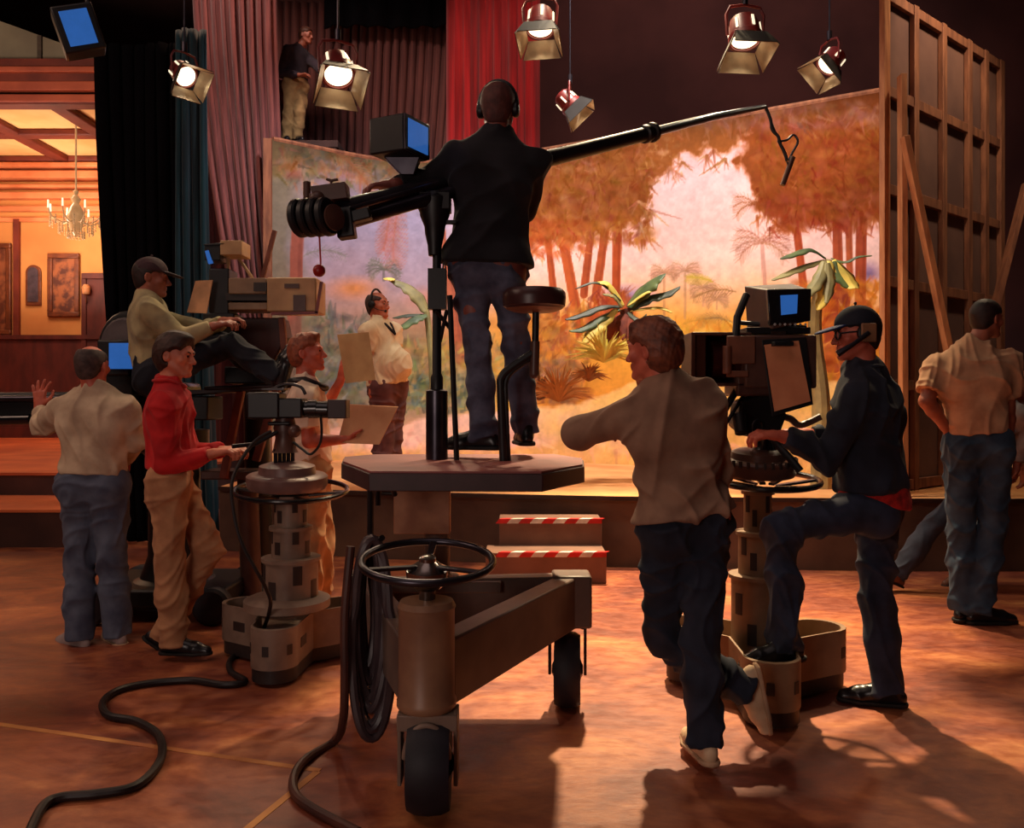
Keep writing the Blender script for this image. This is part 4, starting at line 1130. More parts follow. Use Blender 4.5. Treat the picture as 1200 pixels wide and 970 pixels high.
# operator stool on a bent arm
ssx, szt = X(626, 3.9), CAMH - (350 - HYP) / F * 3.9
MB().lathe([(.02, -.045), (.128, -.045), (.142, -.035), (.146, 0), (.144, .025), (.13, .042), (.05, .05), (.02, .05)], (ssx, 3.9, szt), seg=40).build('stool_seat', mat('stool_vinyl', (72, 40, 38), rough=.35, c2=(54, 30, 30)), rig)
MB().lathe([(.02, 0), (.10, .004), (.13, .016), (.02, .018)], (ssx, 3.9, szt - .062), seg=30).build('seat_pan', mat('seat_pan', (120, 74, 50), rough=.5), rig)
def PS(px, py): return P(px, py, 3.9)
MB().tube([PS(628, 362), PS(627, 428)], .016, 12).build('stool_post', M['black'], rig)
MB().tube([PS(627, 400), PS(626, 438)], .022, 12).sphere(PS(626, 438), .022).build('stool_socket', M['brownm'], rig)
MB().tube(spline([PS(627, 412), PS(600, 430), PS(588, 442), PS(587, 460), V((X(590, 3.9), 3.92, PZ))], 6), .019, 12).tube(spline([PS(622, 420), PS(600, 436), PS(593, 448), PS(593, 466), V((X(596, 3.9), 3.94, PZ))], 6), .011, 10).build('stool_arm', M['black'], rig)
# cable hanger
MB().tube([P(434, 560, 3.40), P(434, 626, 3.40)], .013, 8).tube(spline([P(434, 626, 3.40), P(438, 634, 3.35), P(448, 630, 3.28)], 5), .012, 8).build('cable_hook', M['hook'], rig)
MB().tube(spline([P(443, 592, 3.5), P(444, 574, 3.5), P(452, 568, 3.5), P(460, 572, 3.52), P(463, 580, 3.54)], 6), .011, 8).build('grab_loop', M['hook'], rig)
# coil of cable hanging from the hook
mb = MB(); crg = random.Random(4)
for k in range(9):
    yo = 3.29 + .014 * k + crg.uniform(-.004, .004)
    wd = .092 - .0075 * k + crg.uniform(-.006, .006); bot = 866 - 11 * k + crg.uniform(-5, 5); cx0 = 436 - k * .6
    pts = []
    for t in [2 * math.pi * q / 40 for q in range(40)]:
        py = (632 + bot) / 2 - (bot - 632) / 2 * math.cos(t)
        ww = wd * (math.sin(t)) * (1.0 if math.cos(t) < 0.3 else 0.85) * 1.0
        pts.append(P(cx0, py, yo) + V((ww * .95, .015 * math.sin(3 * t + k), 0)))
    for p_ in pts: p_.z = max(p_.z, 0.02)
    mb.tube(pts, 0.0185, 8, closed=True)
coil = mb.build('coiled_cable', M['coil']); tag(coil, 'thick coil of black cable hanging from a hook under the dolly platform', 'cable')
cable('trailing_cable', [P(411, 640, 3.28), P(404, 720, 3.26), P(404, 790, 3.26), P(402, 845, 3.30), G(392, 868, .02), G(360, 888, .02), G(345, 908, .02), G(346, 930, .02), G(368, 948, .02), G(420, 975, .02)], 0.017, 'thick brown cable trailing from the hanging coil onto the foreground floor', mat('brown_cable', (84, 46, 36), rough=.5, c2=(60, 34, 30)))
# microphone on its cord
mic = empty('boom_microphone', P(922, 200, 6.6), 'slim microphone in a cradle hanging from the far tip of the boom', 'microphone')
ye = 6.6
MB().tube(spline([P(897, 125, ye), P(903, 140, ye), P(905, 152, ye), P(912, 160, ye), P(914, 168, ye), P(920, 180, ye), P(922, 188, ye)], 5), .013, 8).build('suspension_rod', M['black'], mic)
MB().tube(spline([P(911, 166, ye), P(922, 164, ye), P(930, 158, ye), P(935, 166, ye), P(929, 178, ye), P(924, 188, ye)], 5), .009, 8).build('cradle', M['gun'], mic)
MB().cyl(P(929, 184, ye), P(917, 217, ye), .022, .02, 16).build('capsule', M['brownm'], mic)
cable('boom_operator_cord', [P(898, 126, 6.62), P(907, 150, 6.62), P(917, 176, 6.64), P(923, 192, 6.6)], .006, 'thin twisted cord running down to the hanging microphone')
# ------------------------------------------------------------------ studio pedestals with cameras
def lobed_base(root, c, Rb, h, z0, rot, m, mdk, r=0.13):
    """triangular skirt with three rounded corners, open topped, dark band windows"""
    c = V(c); pts = []
    for k in range(3):
        a = rot + 2 * math.pi * k / 3; cc = V((math.cos(a), math.sin(a), 0)) * Rb
        for j in range(-5, 6):
            t = a + j / 5 * R(100); pts.append(cc + V((math.cos(t), math.sin(t), 0)) * r)
        a2 = a + math.pi / 3
        pts.append(V((math.cos(a2), math.sin(a2), 0)) * Rb * 0.42 + V((math.cos(a2), math.sin(a2), 0)) * 0.02)
    mb = MB(); n = len(pts); bm = mb.bm
    def ring(sc_, z): return [bm.verts.new(V((c.x + p_.x * sc_, c.y + p_.y * sc_, z))) for p_ in pts]
    rs = [ring(1, z0), ring(1, z0 + h), ring(.94, z0 + h), ring(.94, z0 + h * .5)]
    for A, B in zip(rs, rs[1:]):
        for i in range(n): mb.face([A[i], A[(i + 1) % n], B[(i + 1) % n], B[i]])
    mb.face(rs[-1]); mb.face(list(reversed(rs[0])))
    sk = mb.build('base_skirt', m, root)
    mb = MB(); bm = mb.bm
    rs = [ring(.93, z0 - .07) if False else [bm.verts.new(V((c.x + p_.x * .97, c.y + p_.y * .97, z))) for p_ in pts] for z in (z0 - .07, z0)]
    for i in range(n): mb.face([rs[0][i], rs[0][(i + 1) % n], rs[1][(i + 1) % n], rs[1][i]])
    mb.face(rs[1]); mb.face(list(reversed(rs[0])))
    mb.build('cable_guard', mdk, root)
    # dark slots on the skirt
    for i in range(n):
        if i % 3 == 1:
            mb = MB()
            a, b_ = pts[i], pts[(i + 1) % n]
            a2, b2 = a.lerp(b_, .1), a.lerp(b_, .1) + (b_ - a).normalized() * min(.09, (b_ - a).length * .8); o = (a + b_).normalized() * .004
            a2 = V((a2.x, a2.y, 0)) + c + o; b2 = V((b2.x, b2.y, 0)) + c + o
            mb.hexa([V((q.x, q.y, z)) for z in (z0 + h * .35, z0 + h * .6) for q in (a2, b2, b2 - o * 2, a2 - o * 2)])
            mb.build('skirt_slot', mdk, root, smooth=False)
    for k in range(3):
        a = rot + 2 * math.pi * k / 3; cc = V((math.cos(a), math.sin(a), 0)) * Rb * .98
        MB().lathe([(.015, -.02), (.05, -.02), (.055, -.012), (.055, .012), (.05, .02), (.015, .02)], V((c.x + cc.x, c.y + cc.y, .056)), V((math.sin(a), -math.cos(a), 0)), 20).build('caster', M['rubber'], root)

def telescopic(root, c, segs, m, mdk):
    for i, (r, z0, z1) in enumerate(segs):
        o = MB().lathe([(r, 0), (r, z1 - z0 - .02), (r + .012, z1 - z0 - .018), (r + .012, z1 - z0), (r * .8, z1 - z0 + .002)], (c[0], c[1], z0), seg=36).build('column_section', m, root)
        for a0 in (R(-118), R(-62), R(-150), R(-20)):
            zc = z0 + (z1 - z0) * (.35 if a0 in (R(-118), R(-20)) else .68)
            n = 5; inn, out = [], []; mb = MB()
            w = .34
            for j in range(n + 1):
                t = a0 - w / 2 + w * j / n
                out.append(V((c[0] + math.cos(t) * (r + .0025), c[1] + math.sin(t) * (r + .0025), 0)))
            hh = min(.05, (z1 - z0) * .2)
            for j in range(n):
                p_, q = out[j], out[j + 1]; cc = V((c[0], c[1], 0))
                pi_, qi = p_ + (cc - p_) * .05, q + (cc - q) * .05
                mb.hexa([V((v_.x, v_.y, z)) for z in (zc - hh, zc + hh) for v_ in (p_, q, qi, pi_)])
            mb.build('column_slot', mdk, o, smooth=False)

def ring_wheel(root, c, Rr, r, tilt, m, gaps=6):
    o = MB().torus(c, Rr, r, tilt, 64, 10).build('steering_ring', m, root)
    xa, ya, _ = frame_of(tilt); mb = MB()
    for k in range(gaps):
        t = 2 * math.pi * k / gaps; mb.beam(V(c) - V(tilt) * .03 + (xa * math.cos(t) + ya * math.sin(t)) * .05, V(c) + (xa * math.cos(t) + ya * math.sin(t)) * Rr, .03, .012, V(tilt))
    mb.build('ring_spokes', m, o, bevel=.002)
    return o

# ---- right pedestal
YR = 4.1
pr = empty('camera_pedestal', (X(888, YR), YR, 0), 'tan studio camera pedestal with steering ring under the boot of the man in the cap', 'camera pedestal', None)
cR = V((X(888, YR), YR, 0)); def_z = lambda py, Y: CAMH - (py - HYP) / F * Y
rt = V((.0, -.10, 1)).normalized()
lobed_base(pr, cR + V((.01, .02, 0)), 0.37, 0.21, 0.09, R(-98), M['tan'], M['darkped'], r=.125)
telescopic(pr, cR, [(.125, .18, def_z(672, YR)), (.092, def_z(672, YR), def_z(622, YR)), (.066, def_z(622, YR), def_z(574, YR))], M['tan'], M['darkped'])
rc = V((cR.x + .04, YR, def_z(562, YR)))
ring_wheel(pr, rc, .247, .0145, rt, M['blackgloss'], 8)
MB().lathe([(.05, -.05), (.06, -.04), (.17, -.035), (.178, -.02), (.178, .03), (.17, .04), (.13, .045), (.125, .075), (.10, .085), (.05, .09)], rc + V((-.04, 0, .06)), rt, 44).build('turntable', M['brownm'], pr)
mb = MB()
for k in range(30):
    t = 2 * math.pi * k / 30; xa, ya, _ = frame_of(rt); q = rc + V((-.04, 0, .06)) + rt * .035 + (xa * math.cos(t) + ya * math.sin(t)) * .178
    mb.box(q, (.012, .012, .03), Matrix.Rotation(t, 3, 'Z'))
mb.build('turntable_teeth', M['darkped'], pr, smooth=False)
# pan head and camera
def PR(px, py, dy=0): return P(px, py, YR + dy)
hd = empty('studio_camera', PR(893, 520), 'large brown studio camera with blue viewfinder screen worked by the man in the cap', 'television camera')
MB().lathe([(.07, -.04), (.06, .0), (.045, .03), (.05, .09), (.065, .12), (.05, .15)], PR(896, 528), seg=24).build('pan_head', M['blackgloss'], hd)
MB().prism([PR(868, 470, -.09), PR(920, 452, -.09), PR(922, 488, -.09), PR(912, 515, -.09), PR(880, 512, -.09), PR(864, 500, -.09)], (0, .18, 0)).build('cradle_head', M['black'], hd, bevel=.012)
MB().cyl(PR(869, 508, -.14), PR(866, 486, -.10), .03, .036).torus(PR(888, 500, -.13), .03, .008, V((.5, -1, 0)), 20, 6).build('drag_knob', M['black'], hd, bevel=.003)
bodyc = PR(900, 422)
MB().box(PR(905, 425), (.34, .26, .25)).box(PR(880, 452), (.2, .24, .1)).build('camera_body', M['brownm'], hd, bevel=.012)
MB().box(PR(868, 410, -.135), (.13, .02, .13)).box(PR(864, 438, -.14), (.10, .016, .03)).cyl(PR(852, 405, -.145), PR(852, 438, -.145), .02).build('side_plate', mat('warm_brown_plate', (130, 80, 60), rough=.5), hd, bevel=.004)
# lens hood box, open towards the viewer side with a red brown inside
q0, q1 = PR(804, 393), PR(873, 451)
hc = (q0 + q1) / 2; w_, h_ = q1.x - q0.x, q0.z - q1.z
mb = MB().box(hc + V((0, .10, 0)), (w_, .02, h_)).box(hc + V((0, 0, h_ / 2)), (w_, .24, .014)).box(hc - V((0, 0, h_ / 2)), (w_, .24, .014)).box(hc - V((w_ / 2 - .01, 0, 0)), (.02, .24, h_)).box(hc + V((-w_ / 2 + .05, -.08, 0)), (.05, .02, h_))
mb.build('lens_hood', M['brownm'], hd, bevel=.004)
MB().cyl(hc + V((.13, 0, 0)), hc + V((-.03, 0, 0)), .085, .095, 28).build('lens_barrel', mat('lens_maroon', (70, 26, 26), rough=.35), hd)
# viewfinder
vc = PR(902, 357)
vr = Matrix.Rotation(R(-6), 3, 'Y')
vf = MB().hexa([PR(875, 385, .12), PR(905, 386, -.12), PR(948, 376, -.12), PR(932, 380, .12), PR(872, 335, .12), PR(906, 340, -.12), PR(950, 339, -.12), PR(928, 332, .12)]).build('viewfinder', M['brownm'], hd, bevel=.006)
a = [PR(899, 339, -.13), PR(951, 338, -.13), PR(950, 376, -.13), PR(902, 381, -.13)]
MB().prism(a, (0, .03, 0)).build('viewfinder_hood', M['blackgloss'], vf, bevel=.004)
a = [PR(915, 346, -.137), PR(935, 345, -.137), PR(934, 367, -.137), PR(916, 369, -.137)]
MB().prism(a, (0, .006, 0)).build('viewfinder_screen', M['screen'], vf, smooth=False)
MB().tube([PR(875, 345, -.05), PR(864, 372, -.1), PR(862, 398, -.12)], .018, 10).tube([PR(866, 378, .05), PR(945, 384, -.1)], .012, 8).tube([PR(862, 378, 0), PR(862, 402, 0)], .01, 8).box(PR(905, 389), (.3, .2, .03)).build('viewfinder_bracket', M['black'], hd, bevel=.003)
mb = MB()
for k in range(7): mb.cyl(PR(908 + 6 * k, 380 + (k % 2) * 1.0, -.11), PR(908 + 6 * k, 380, -.135), .006, None, 8)
mb.box(PR(912, 390, -.118), (.07, .01, .018)); mb.build('viewfinder_knobs', M['chrome'], vf)
# cue sheet with clip lamp
sh_ = [PR(896, 404, -.15), PR(936, 399, -.15), PR(950, 470, -.2), PR(908, 482, -.2)]
MB().prism(sh_, (0, .008, 0)).build('shot_sheet', mat('shot_sheet', (205, 132, 92), rough=.8, c2=(190, 116, 80)), hd, smooth=False)
MB().prism([PR(893, 398, -.138), PR(945, 395, -.138), PR(953, 474, -.185), PR(905, 488, -.185)], (0, .008, 0)).build('sheet_board', M['black'], hd, bevel=.002)
MB().box(PR(917, 403, -.19), (.09, .05, .02)).build('sheet_lamp', M['black'], hd, bevel=.003)
# panning handles
MB().tube([PR(866, 452, -.05), PR(846, 486, -.15), PR(836, 506, -.22)], .016, 10).tube([PR(872, 462, -.03), PR(856, 488, -.13), PR(838, 516, -.2)], .009, 8).build('pan_handle', M['black'], hd)
MB().tube(spline([PR(905, 486, 0), PR(925, 490, .02), PR(938, 498, .02), PR(962, 488, .0)], 6), .017, 10).build('pan_handle', M['brownm'], hd)
MB().tube([PR(903, 512, -.12), PR(925, 536, -.16), PR(938, 552, -.18)], .018, 10).build('locking_lever', M['black'], hd)

# ---- left pedestal with small camera
YL = 4.55
def PL(px, py, dy=0): return P(px, py, YL + dy)
plr = empty('camera_pedestal', (X(340, YL), YL, 0), 'grey beige studio pedestal with steering ring, carrying the small black camera', 'camera pedestal')
cL = V((X(341, YL), YL, 0))
lobed_base(plr, cL + V((-.03, .10, 0)), 0.34, 0.2, 0.09, R(-88), M['greyped'], M['darkped'], r=.12)
MB().lathe([(.2, 0), (.225, .01), (.225, .05), (.19, .065), (.14, .07)], (cL.x - .02, cL.y, def_z(712, YL)), seg=40).build('base_flange', M['greyped'], plr)
telescopic(plr, cL, [(.142, def_z(706, YL), def_z(652, YL)), (.102, def_z(652, YL), def_z(616, YL)), (.086, def_z(616, YL), def_z(580, YL))], M['greyped'], M['darkped'])
rl = V((cL.x, YL, def_z(574, YL)))
ring_wheel(plr, rl, .295, .013, V((.03, -.10, 1)).normalized(), M['blackgloss'], 6)
MB().lathe([(.05, -.05), (.10, -.04), (.2, -.02), (.212, 0), (.212, .045), (.2, .055), (.15, .06), (.145, .10), (.10, .115), (.05, .12)], rl + V((-.02, 0, .03)), V((.02, -.06, 1)), 44).build('turntable', mat('turntable_mauve', (128, 96, 90), rough=.4, c2=(104, 76, 72)), plr)
sc_ = empty('small_camera', PL(340, 520), 'small black camera with short lens pointing right, mounted on the left pedestal', 'television camera')
mb = MB()
for k in (-2, -1, 0, 1, 2): mb.cyl(PL(333 + 5 * k, 547, .02 * k), PL(333 + 5 * k, 526, .02 * k), .011, None, 8)
mb.build('spring_posts', M['gun'], sc_)
MB().lathe([(.07, 0), (.06, .02), (.05, .08), (.06, .13), (.045, .2)], PL(334, 530), seg=20).sphere(PL(345, 505, -.05), .035).build('pan_head', M['brownm'], sc_)
MB().box(PL(313, 475), (.17, .16, .14)).box(PL(300, 470), (.07, .14, .09)).build('camera_body', M['black'], sc_, bevel=.01)
MB().box(PL(343, 478), (.13, .14, .105)).box(PL(330, 496), (.12, .12, .02)).build('camera_front', M['black'], sc_, bevel=.008)
MB().cyl(PL(352, 479), PL(385, 480), .045, None, 24).cyl(PL(362, 479), PL(372, 479), .05, None, 24).build('lens', M['blackgloss'], sc_)
MB().box(PL(397, 479), (.10, .11, .1)).build('lens_hood', mat('hood_maroon', (52, 30, 32), rough=.5), sc_, bevel=.005)
MB().box(PL(322, 456), (.12, .08, .012)).tube(spline([PL(318, 456), PL(335, 450), PL(352, 453), PL(358, 462)], 5), .009, 8).build('carry_handle', M['hook'], sc_, bevel=.002)
MB().tube(spline([PL(376, 488, -.03), PL(377, 508, -.04), PL(374, 522, -.05), PL(364, 532, -.04), PL(354, 526, -.03), PL(344, 518, -.02)], 6), .007, 8).build('lens_lead', M['black'], sc_)
MB().tube([PL(325, 506, -.05), PL(300, 520, -.1), PL(272, 523, -.17)], .011, 8).build('pan_handle', M['black'], sc_)

# ---- camera crane at the left: boom, seat turret, pedestal
YC = 5.75
def PC(px, py, dy=0): return P(px, py, YC + dy)
cr_ = empty('camera_crane', (X(205, YC), YC, 0), 'black camera crane with long boom reaching the left edge, carrying the seated operator', 'camera crane')
MB().beam(PC(-60, 478), PC(150, 476), .22, .20).build('crane_boom', M['black'], cr_, bevel=.02)
MB().cyl(PC(-60, 493, -.16), PC(36, 491, -.16), .035, None, 16).build('boom_rail', M['blackgloss'], cr_)
MB().cyl(PC(-60, 468, -.13), PC(140, 466, -.13), .022, None, 12).build('boom_rail', M['gun'], cr_)
# arched weight housing with a monitor set in
ar = PC(152, 418)
pts = [PC(124, 440), PC(124, 405)] + [PC(152, 408) + V((-.16 * math.cos(t), 0, .2 * math.sin(t))) for t in [math.pi * k / 12 for k in range(1, 12)]] + [PC(181, 405), PC(182, 440)]
MB().prism([p_ + V((0, -.1, 0)) for p_ in pts], (0, .25, 0)).build('weight_housing', mat('crane_grey', (96, 84, 84), rough=.5, c2=(72, 62, 64)), cr_, bevel=.015)
MB().tube([p_ + V((0, -.02, .012)) for p_ in pts[1:-1]], .04, 8, flat=.6).build('housing_rim', M['black'], cr_)
tm = MB().box(PC(141, 420, -.2), (.21, .2, .23)).box(PC(160, 424, -.14), (.13, .16, .2)).box(PC(172, 427, -.2), (.04, .1, .13)).build('monitor', M['black'], cr_, bevel=.012)
MB().box(PC(142, 417, -.31), (.155, .008, .165)).build('monitor_screen', M['screen'], tm, bevel=.002)
MB().box(PC(146, 470, -.1), (.24, .3, .36)).build('monitor_stand', M['black'], cr_, bevel=.012)
# turret column and base
MB().lathe([(.34, 0), (.34, .1), (.22, .16), (.17, .3), (.16, .95), (.22, 1.0), (.22, 1.14)], (X(205, YC), YC, .08), seg=32).build('turret', M['black'], cr_)
MB().box((X(205, YC), YC, .16), (.9, .7, .12)).build('crane_base', M['black'], cr_, bevel=.02)
for sx_ in (-.38, .38):
    for sy in (-.36, .36):
        MB().lathe([(.02, -.05), (.1, -.05), (.12, -.035), (.12, .035), (.1, .05), (.02, .05)], (X(205, YC) + sx_, YC + sy, .12), V((0, 1, 0)), 24).build('wheel', M['rubber'], cr_)
# seat and foot plate
MB().box(PC(188, 455), (.42, .40, .08)).build('seat', M['blackgloss'], cr_, bevel=.03)
MB().box(PC(205, 478), (.55, .3, .16)).build('seat_frame', M['black'], cr_, bevel=.01)
MB().beam(PC(200, 462), PC(352, 452), .3, .03).tube(spline([PC(240, 455, -.17), PC(330, 452, -.17), PC(352, 455, -.17), PC(357, 462, -.17)], 6), .014, 8).build('foot_plate', M['hook'], cr_, bevel=.003)
MB().beam(PC(262, 560, -.05), PC(283, 455, -.05), .05, .05, V((0, 1, 0))).beam(PC(300, 540, .05), PC(325, 455, .05), .05, .05, V((0, 1, 0))).build('crane_strut', mat('strut_red', (128, 62, 46), rough=.6), cr_, bevel=.004)
MB().box(PC(285, 555, .1), (.5, .25, .06)).build('strut_foot', M['brownm'], cr_, bevel=.01)
MB().cyl(PC(290, 560, .1), V((X(290, YC), YC + .1, .0)), .07).build('strut_foot_post', M['brownm'], cr_)
# crane camera
YK = 6.0
def PK(px, py, dy=0): return P(px, py, YK + dy)
ck = empty('crane_camera', PK(290, 400), 'tan studio camera with small blue viewfinder in front of the seated crane operator', 'television camera')
MB().box(PK(348, 348), (.34, .3, .235)).build('lens_hood', M['tanlight'], ck, bevel=.01)
MB().box(PK(342, 335, -.155), (.10, .01, .03)).box(PK(351, 355, -.155), (.085, .01, .11)).build('hood_vents', M['brownm'], ck, smooth=False)
MB().beam(PK(377, 330, -.15), PK(371, 367, -.15), .02, .02, V((0, 1, 0))).beam(PK(318, 367.5, -.15), PK(373, 366.5, -.15), .02, .02, V((0, 1, 0))).build('hood_edge', M['redlamp'], ck)
MB().box(PK(297, 338), (.26, .28, .11)).box(PK(297, 361), (.27, .26, .05)).build('camera_body', M['tan'], ck, bevel=.006)
MB().box(PK(296, 350), (.3, .24, .05)).box(PK(305, 336, -.145), (.09, .01, .06)).build('camera_slot', M['darkped'], ck, smooth=False)
MB().box(PK(276, 293), (.15, .2, .1)).tube([PK(268, 300), PK(266, 328)], .014, 8).tube([PK(280, 303), PK(296, 326)], .012, 8).build('viewfinder', M['tanlight'], ck, bevel=.006)
MB().hexa([PK(240, 288, -.1), PK(262, 287, -.1), PK(262, 287, .1), PK(240, 288, .1), PK(238, 286, -.1), PK(264, 284, -.1), PK(264, 284, .1), PK(238, 286, .1)]).box(PK(254, 298), (.11, .18, .11)).build('viewfinder_hood', M['black'], ck, bevel=.004)
MB().prism([PK(240, 294, -.1), PK(244, 293, -.1), PK(249, 308, -.1), PK(244, 309, -.1)], (0, .02, 0)).build('viewfinder_screen', M['screen'], ck, smooth=False)
MB().prism([PK(229, 329, -.2), PK(249, 328, -.2), PK(242, 367, -.22), PK(219, 366, -.22)], (0, .01, 0)).build('shot_sheet', mat('lit_sheet', (216, 160, 116), rough=.8), ck, smooth=False)
MB().box(PK(262, 345), (.14, .2, .34)).box(PK(262, 385), (.22, .22, .2)).build('camera_rear', M['black'], ck, bevel=.01)
MB().prism([PK(268, 372), PK(330, 372), PK(335, 395), PK(318, 430), PK(285, 440), PK(262, 415)], (0, .2, 0)).build('camera_cradle', mat('cradle_maroon', (70, 34, 34), rough=.5), ck, bevel=.01)
strb = mat('strut_brown', (128, 72, 56), rough=.6)
MB().beam(PK(330, 372), PK(336, 440), .04, .05, V((0, 1, 0))).build('camera_strut', strb, ck, bevel=.003)
MB().beam(PK(308, 325, .1), PK(322, 270, .1), .03, .03, V((0, 1, 0))).build('camera_strut', strb, ck, bevel=.003)
MB().box(PK(300, 440, .05), (.35, .3, .12)).cyl(PK(300, 445, .1), V((X(300, YK), YK + .1, .15)), .09).lathe([(.3, 0), (.3, .08), (.1, .16)], (X(300, YK), YK + .1, 0)).build('camera_mount', M['black'], ck, bevel=.01)

# ------------------------------------------------------------------ overhead lamps
def lamp(px, py, Y, dirv, s, label, m=None, rod=True, hot=1.0, roll=0.0, top=None):
    c = P(px, py, Y); d = V(dirv).normalized()
    root = empty('studio_lamp', c, label, 'studio lamp', 'hanging studio lamps')
    x, y, _ = frame_of(d); 
    if roll:
        x, y = x * math.cos(roll) + y * math.sin(roll), y * math.cos(roll) - x * math.sin(roll)
    m = m or M['redlamp']
    MB().lathe([(.02, -.17), (.07, -.165), (.10, -.14), (.115, -.08), (.12, .0), (.13, .01), (.13, .05), (.112, .052), (.112, .03), (.02, .025)], c, d, 28).build('housing', m, root) if s == 1 else \
        MB().lathe([(r * s, z * s) for r, z in [(.02, -.17), (.07, -.165), (.10, -.14), (.115, -.08), (.12, .0), (.13, .01), (.13, .05), (.112, .052), (.112, .03), (.02, .025)]], c, d, 28).build('housing', m, root)
    MB().lathe([(.02, 0), (.105 * s, .002), (.09 * s, .016 * s), (.02, .022 * s)], c + d * .03 * s, d, 28).build('lens', M['glow'], root)
    for k in range(6):
        t = 2 * math.pi * k / 6 + .3; q = (x * math.cos(t) + y * math.sin(t))
        MB().beam(c + q * .121 * s - d * .10 * s, c + q * .124 * s - d * .01 * s, .02 * s, .008 * s, q).build('vent_slot', M['slot'], root)
    for k in range(4):
        t = math.pi / 2 * k; q = (x * math.cos(t) + y * math.sin(t)); p_ = q.cross(d)
        a = c + q * .125 * s + d * .055 * s; b2 = c + q * .19 * s + d * .20 * s
        o = (d * .4 - q).normalized() * .004
        mbd = MB(); mbd.hexa([a - p_ * .12 * s, a + p_ * .12 * s, a + p_ * .12 * s + o, a - p_ * .12 * s + o, b2 - p_ * .17 * s, b2 + p_ * .17 * s, b2 + p_ * .17 * s + o, b2 - p_ * .17 * s + o])
        e_ = (d * .4 - q).normalized() * .006
        mbd.mi = 1; mbd.hexa([a - p_ * .115 * s + e_, a + p_ * .115 * s + e_, a + p_ * .115 * s + e_ * 1.4, a - p_ * .115 * s + e_ * 1.4, b2 - p_ * .165 * s + e_, b2 + p_ * .165 * s + e_, b2 + p_ * .165 * s + e_ * 1.4, b2 - p_ * .165 * s + e_ * 1.4])
        mbd.build('barn_door', [M['doors'], M['doorin']], root, smooth=False)
    # yoke and hanging rod
    up = c + V((0, 0, .24 * s)); sidev = V((0, 0, 1)).cross(d)
    sidev = sidev.normalized() if sidev.length > .1 else V((1, 0, 0))
    MB().tube([c + sidev * .14 * s, c + sidev * .15 * s + V((0, 0, .16 * s)), c + sidev * .12 * s + V((0, 0, .22 * s)), up, c - sidev * .12 * s + V((0, 0, .22 * s)), c - sidev * .15 * s + V((0, 0, .16 * s)), c - sidev * .14 * s], .012 * s, 8).build('yoke', m, root)
    tz_ = 9.98
    MB().cyl(up, (up.x, up.y, tz_), .008, None, 8).cyl(up, up + V((0, 0, .08)), .022).build('hanging_rod', M['gun'], root)
    return root, c, d
M['doorin'] = mat('barn_door_inside', (190, 168, 136), rough=.5)  # inner faces coloured pale to read as lit by the bulb
M['doors'] = mat('barn_door_black', (34, 30, 30), rough=.5)
lampdefs = [
    (216, 88, 7.0, (.6, -.45, -.6), .78, 'studio lamp hanging in front of the top of the black drape'),
    (396, 84, 6.4, (.25, -.55, -.9), .98, 'bright studio lamp with open barn doors beside the man on the catwalk'),
    (633, 30, 6.8, (-.05, -.3, -1), .92, 'studio lamp cut near the top edge in front of the red curtain'),
    (668, 122, 8.3, (.7, -.1, -.75), .85, 'small angled studio lamp just above the boom arm, right of the red curtain'),
    (873, 42, 6.6, (.03, -.3, -1), 1.0, 'studio lamp pointing straight down above the bright part of the backdrop'),
    (972, 74, 7.6, (-.6, -.2, -.7), .85, 'dim red studio lamp tilted left beside the top of the scenery flat')]
for px, py, Y, dv, s, lb in lampdefs:
    root, c, d = lamp(px, py, Y, dv, s, lb)
    l_ = bpy.data.lights.new('lamp_bulb', 'SPOT'); l_.energy = 38; l_.spot_size = R(120); l_.spot_blend = .6; l_.color = (1, .86, .62); l_.shadow_soft_size = .05
    o_ = bpy.data.objects.new('lamp_bulb', l_); COL.objects.link(o_); o_.location = c + d * .065 * s; o_.rotation_euler = d.to_track_quat('-Z', 'Y').to_euler()

# hanging tilted monitor at top left
hm = empty('hanging_monitor', P(92, 32, 5.5), 'tilted blue screen monitor hanging high above the ballroom set', 'monitor')
mr = Matrix.Rotation(R(24), 3, 'Z') @ Matrix.Rotation(R(-19), 3, 'Y') @ Matrix.Rotation(R(8), 3, 'X')
cM = P(92, 32, 5.5)
MB().box(cM + mr @ V((0, .12, 0)), (.25, .24, .29), mr).build('monitor_case', M['black'], hm, bevel=.012)
MB().box(cM + mr @ V((0, -.003, 0)), (.17, .008, .215), mr).build('monitor_screen', M['screen'], hm, bevel=.002)
MB().tube([cM + V((0, .12, .1)), cM + V((0, .12, 5.2))], .016, 8).build('hanging_pole', M['black'], hm)

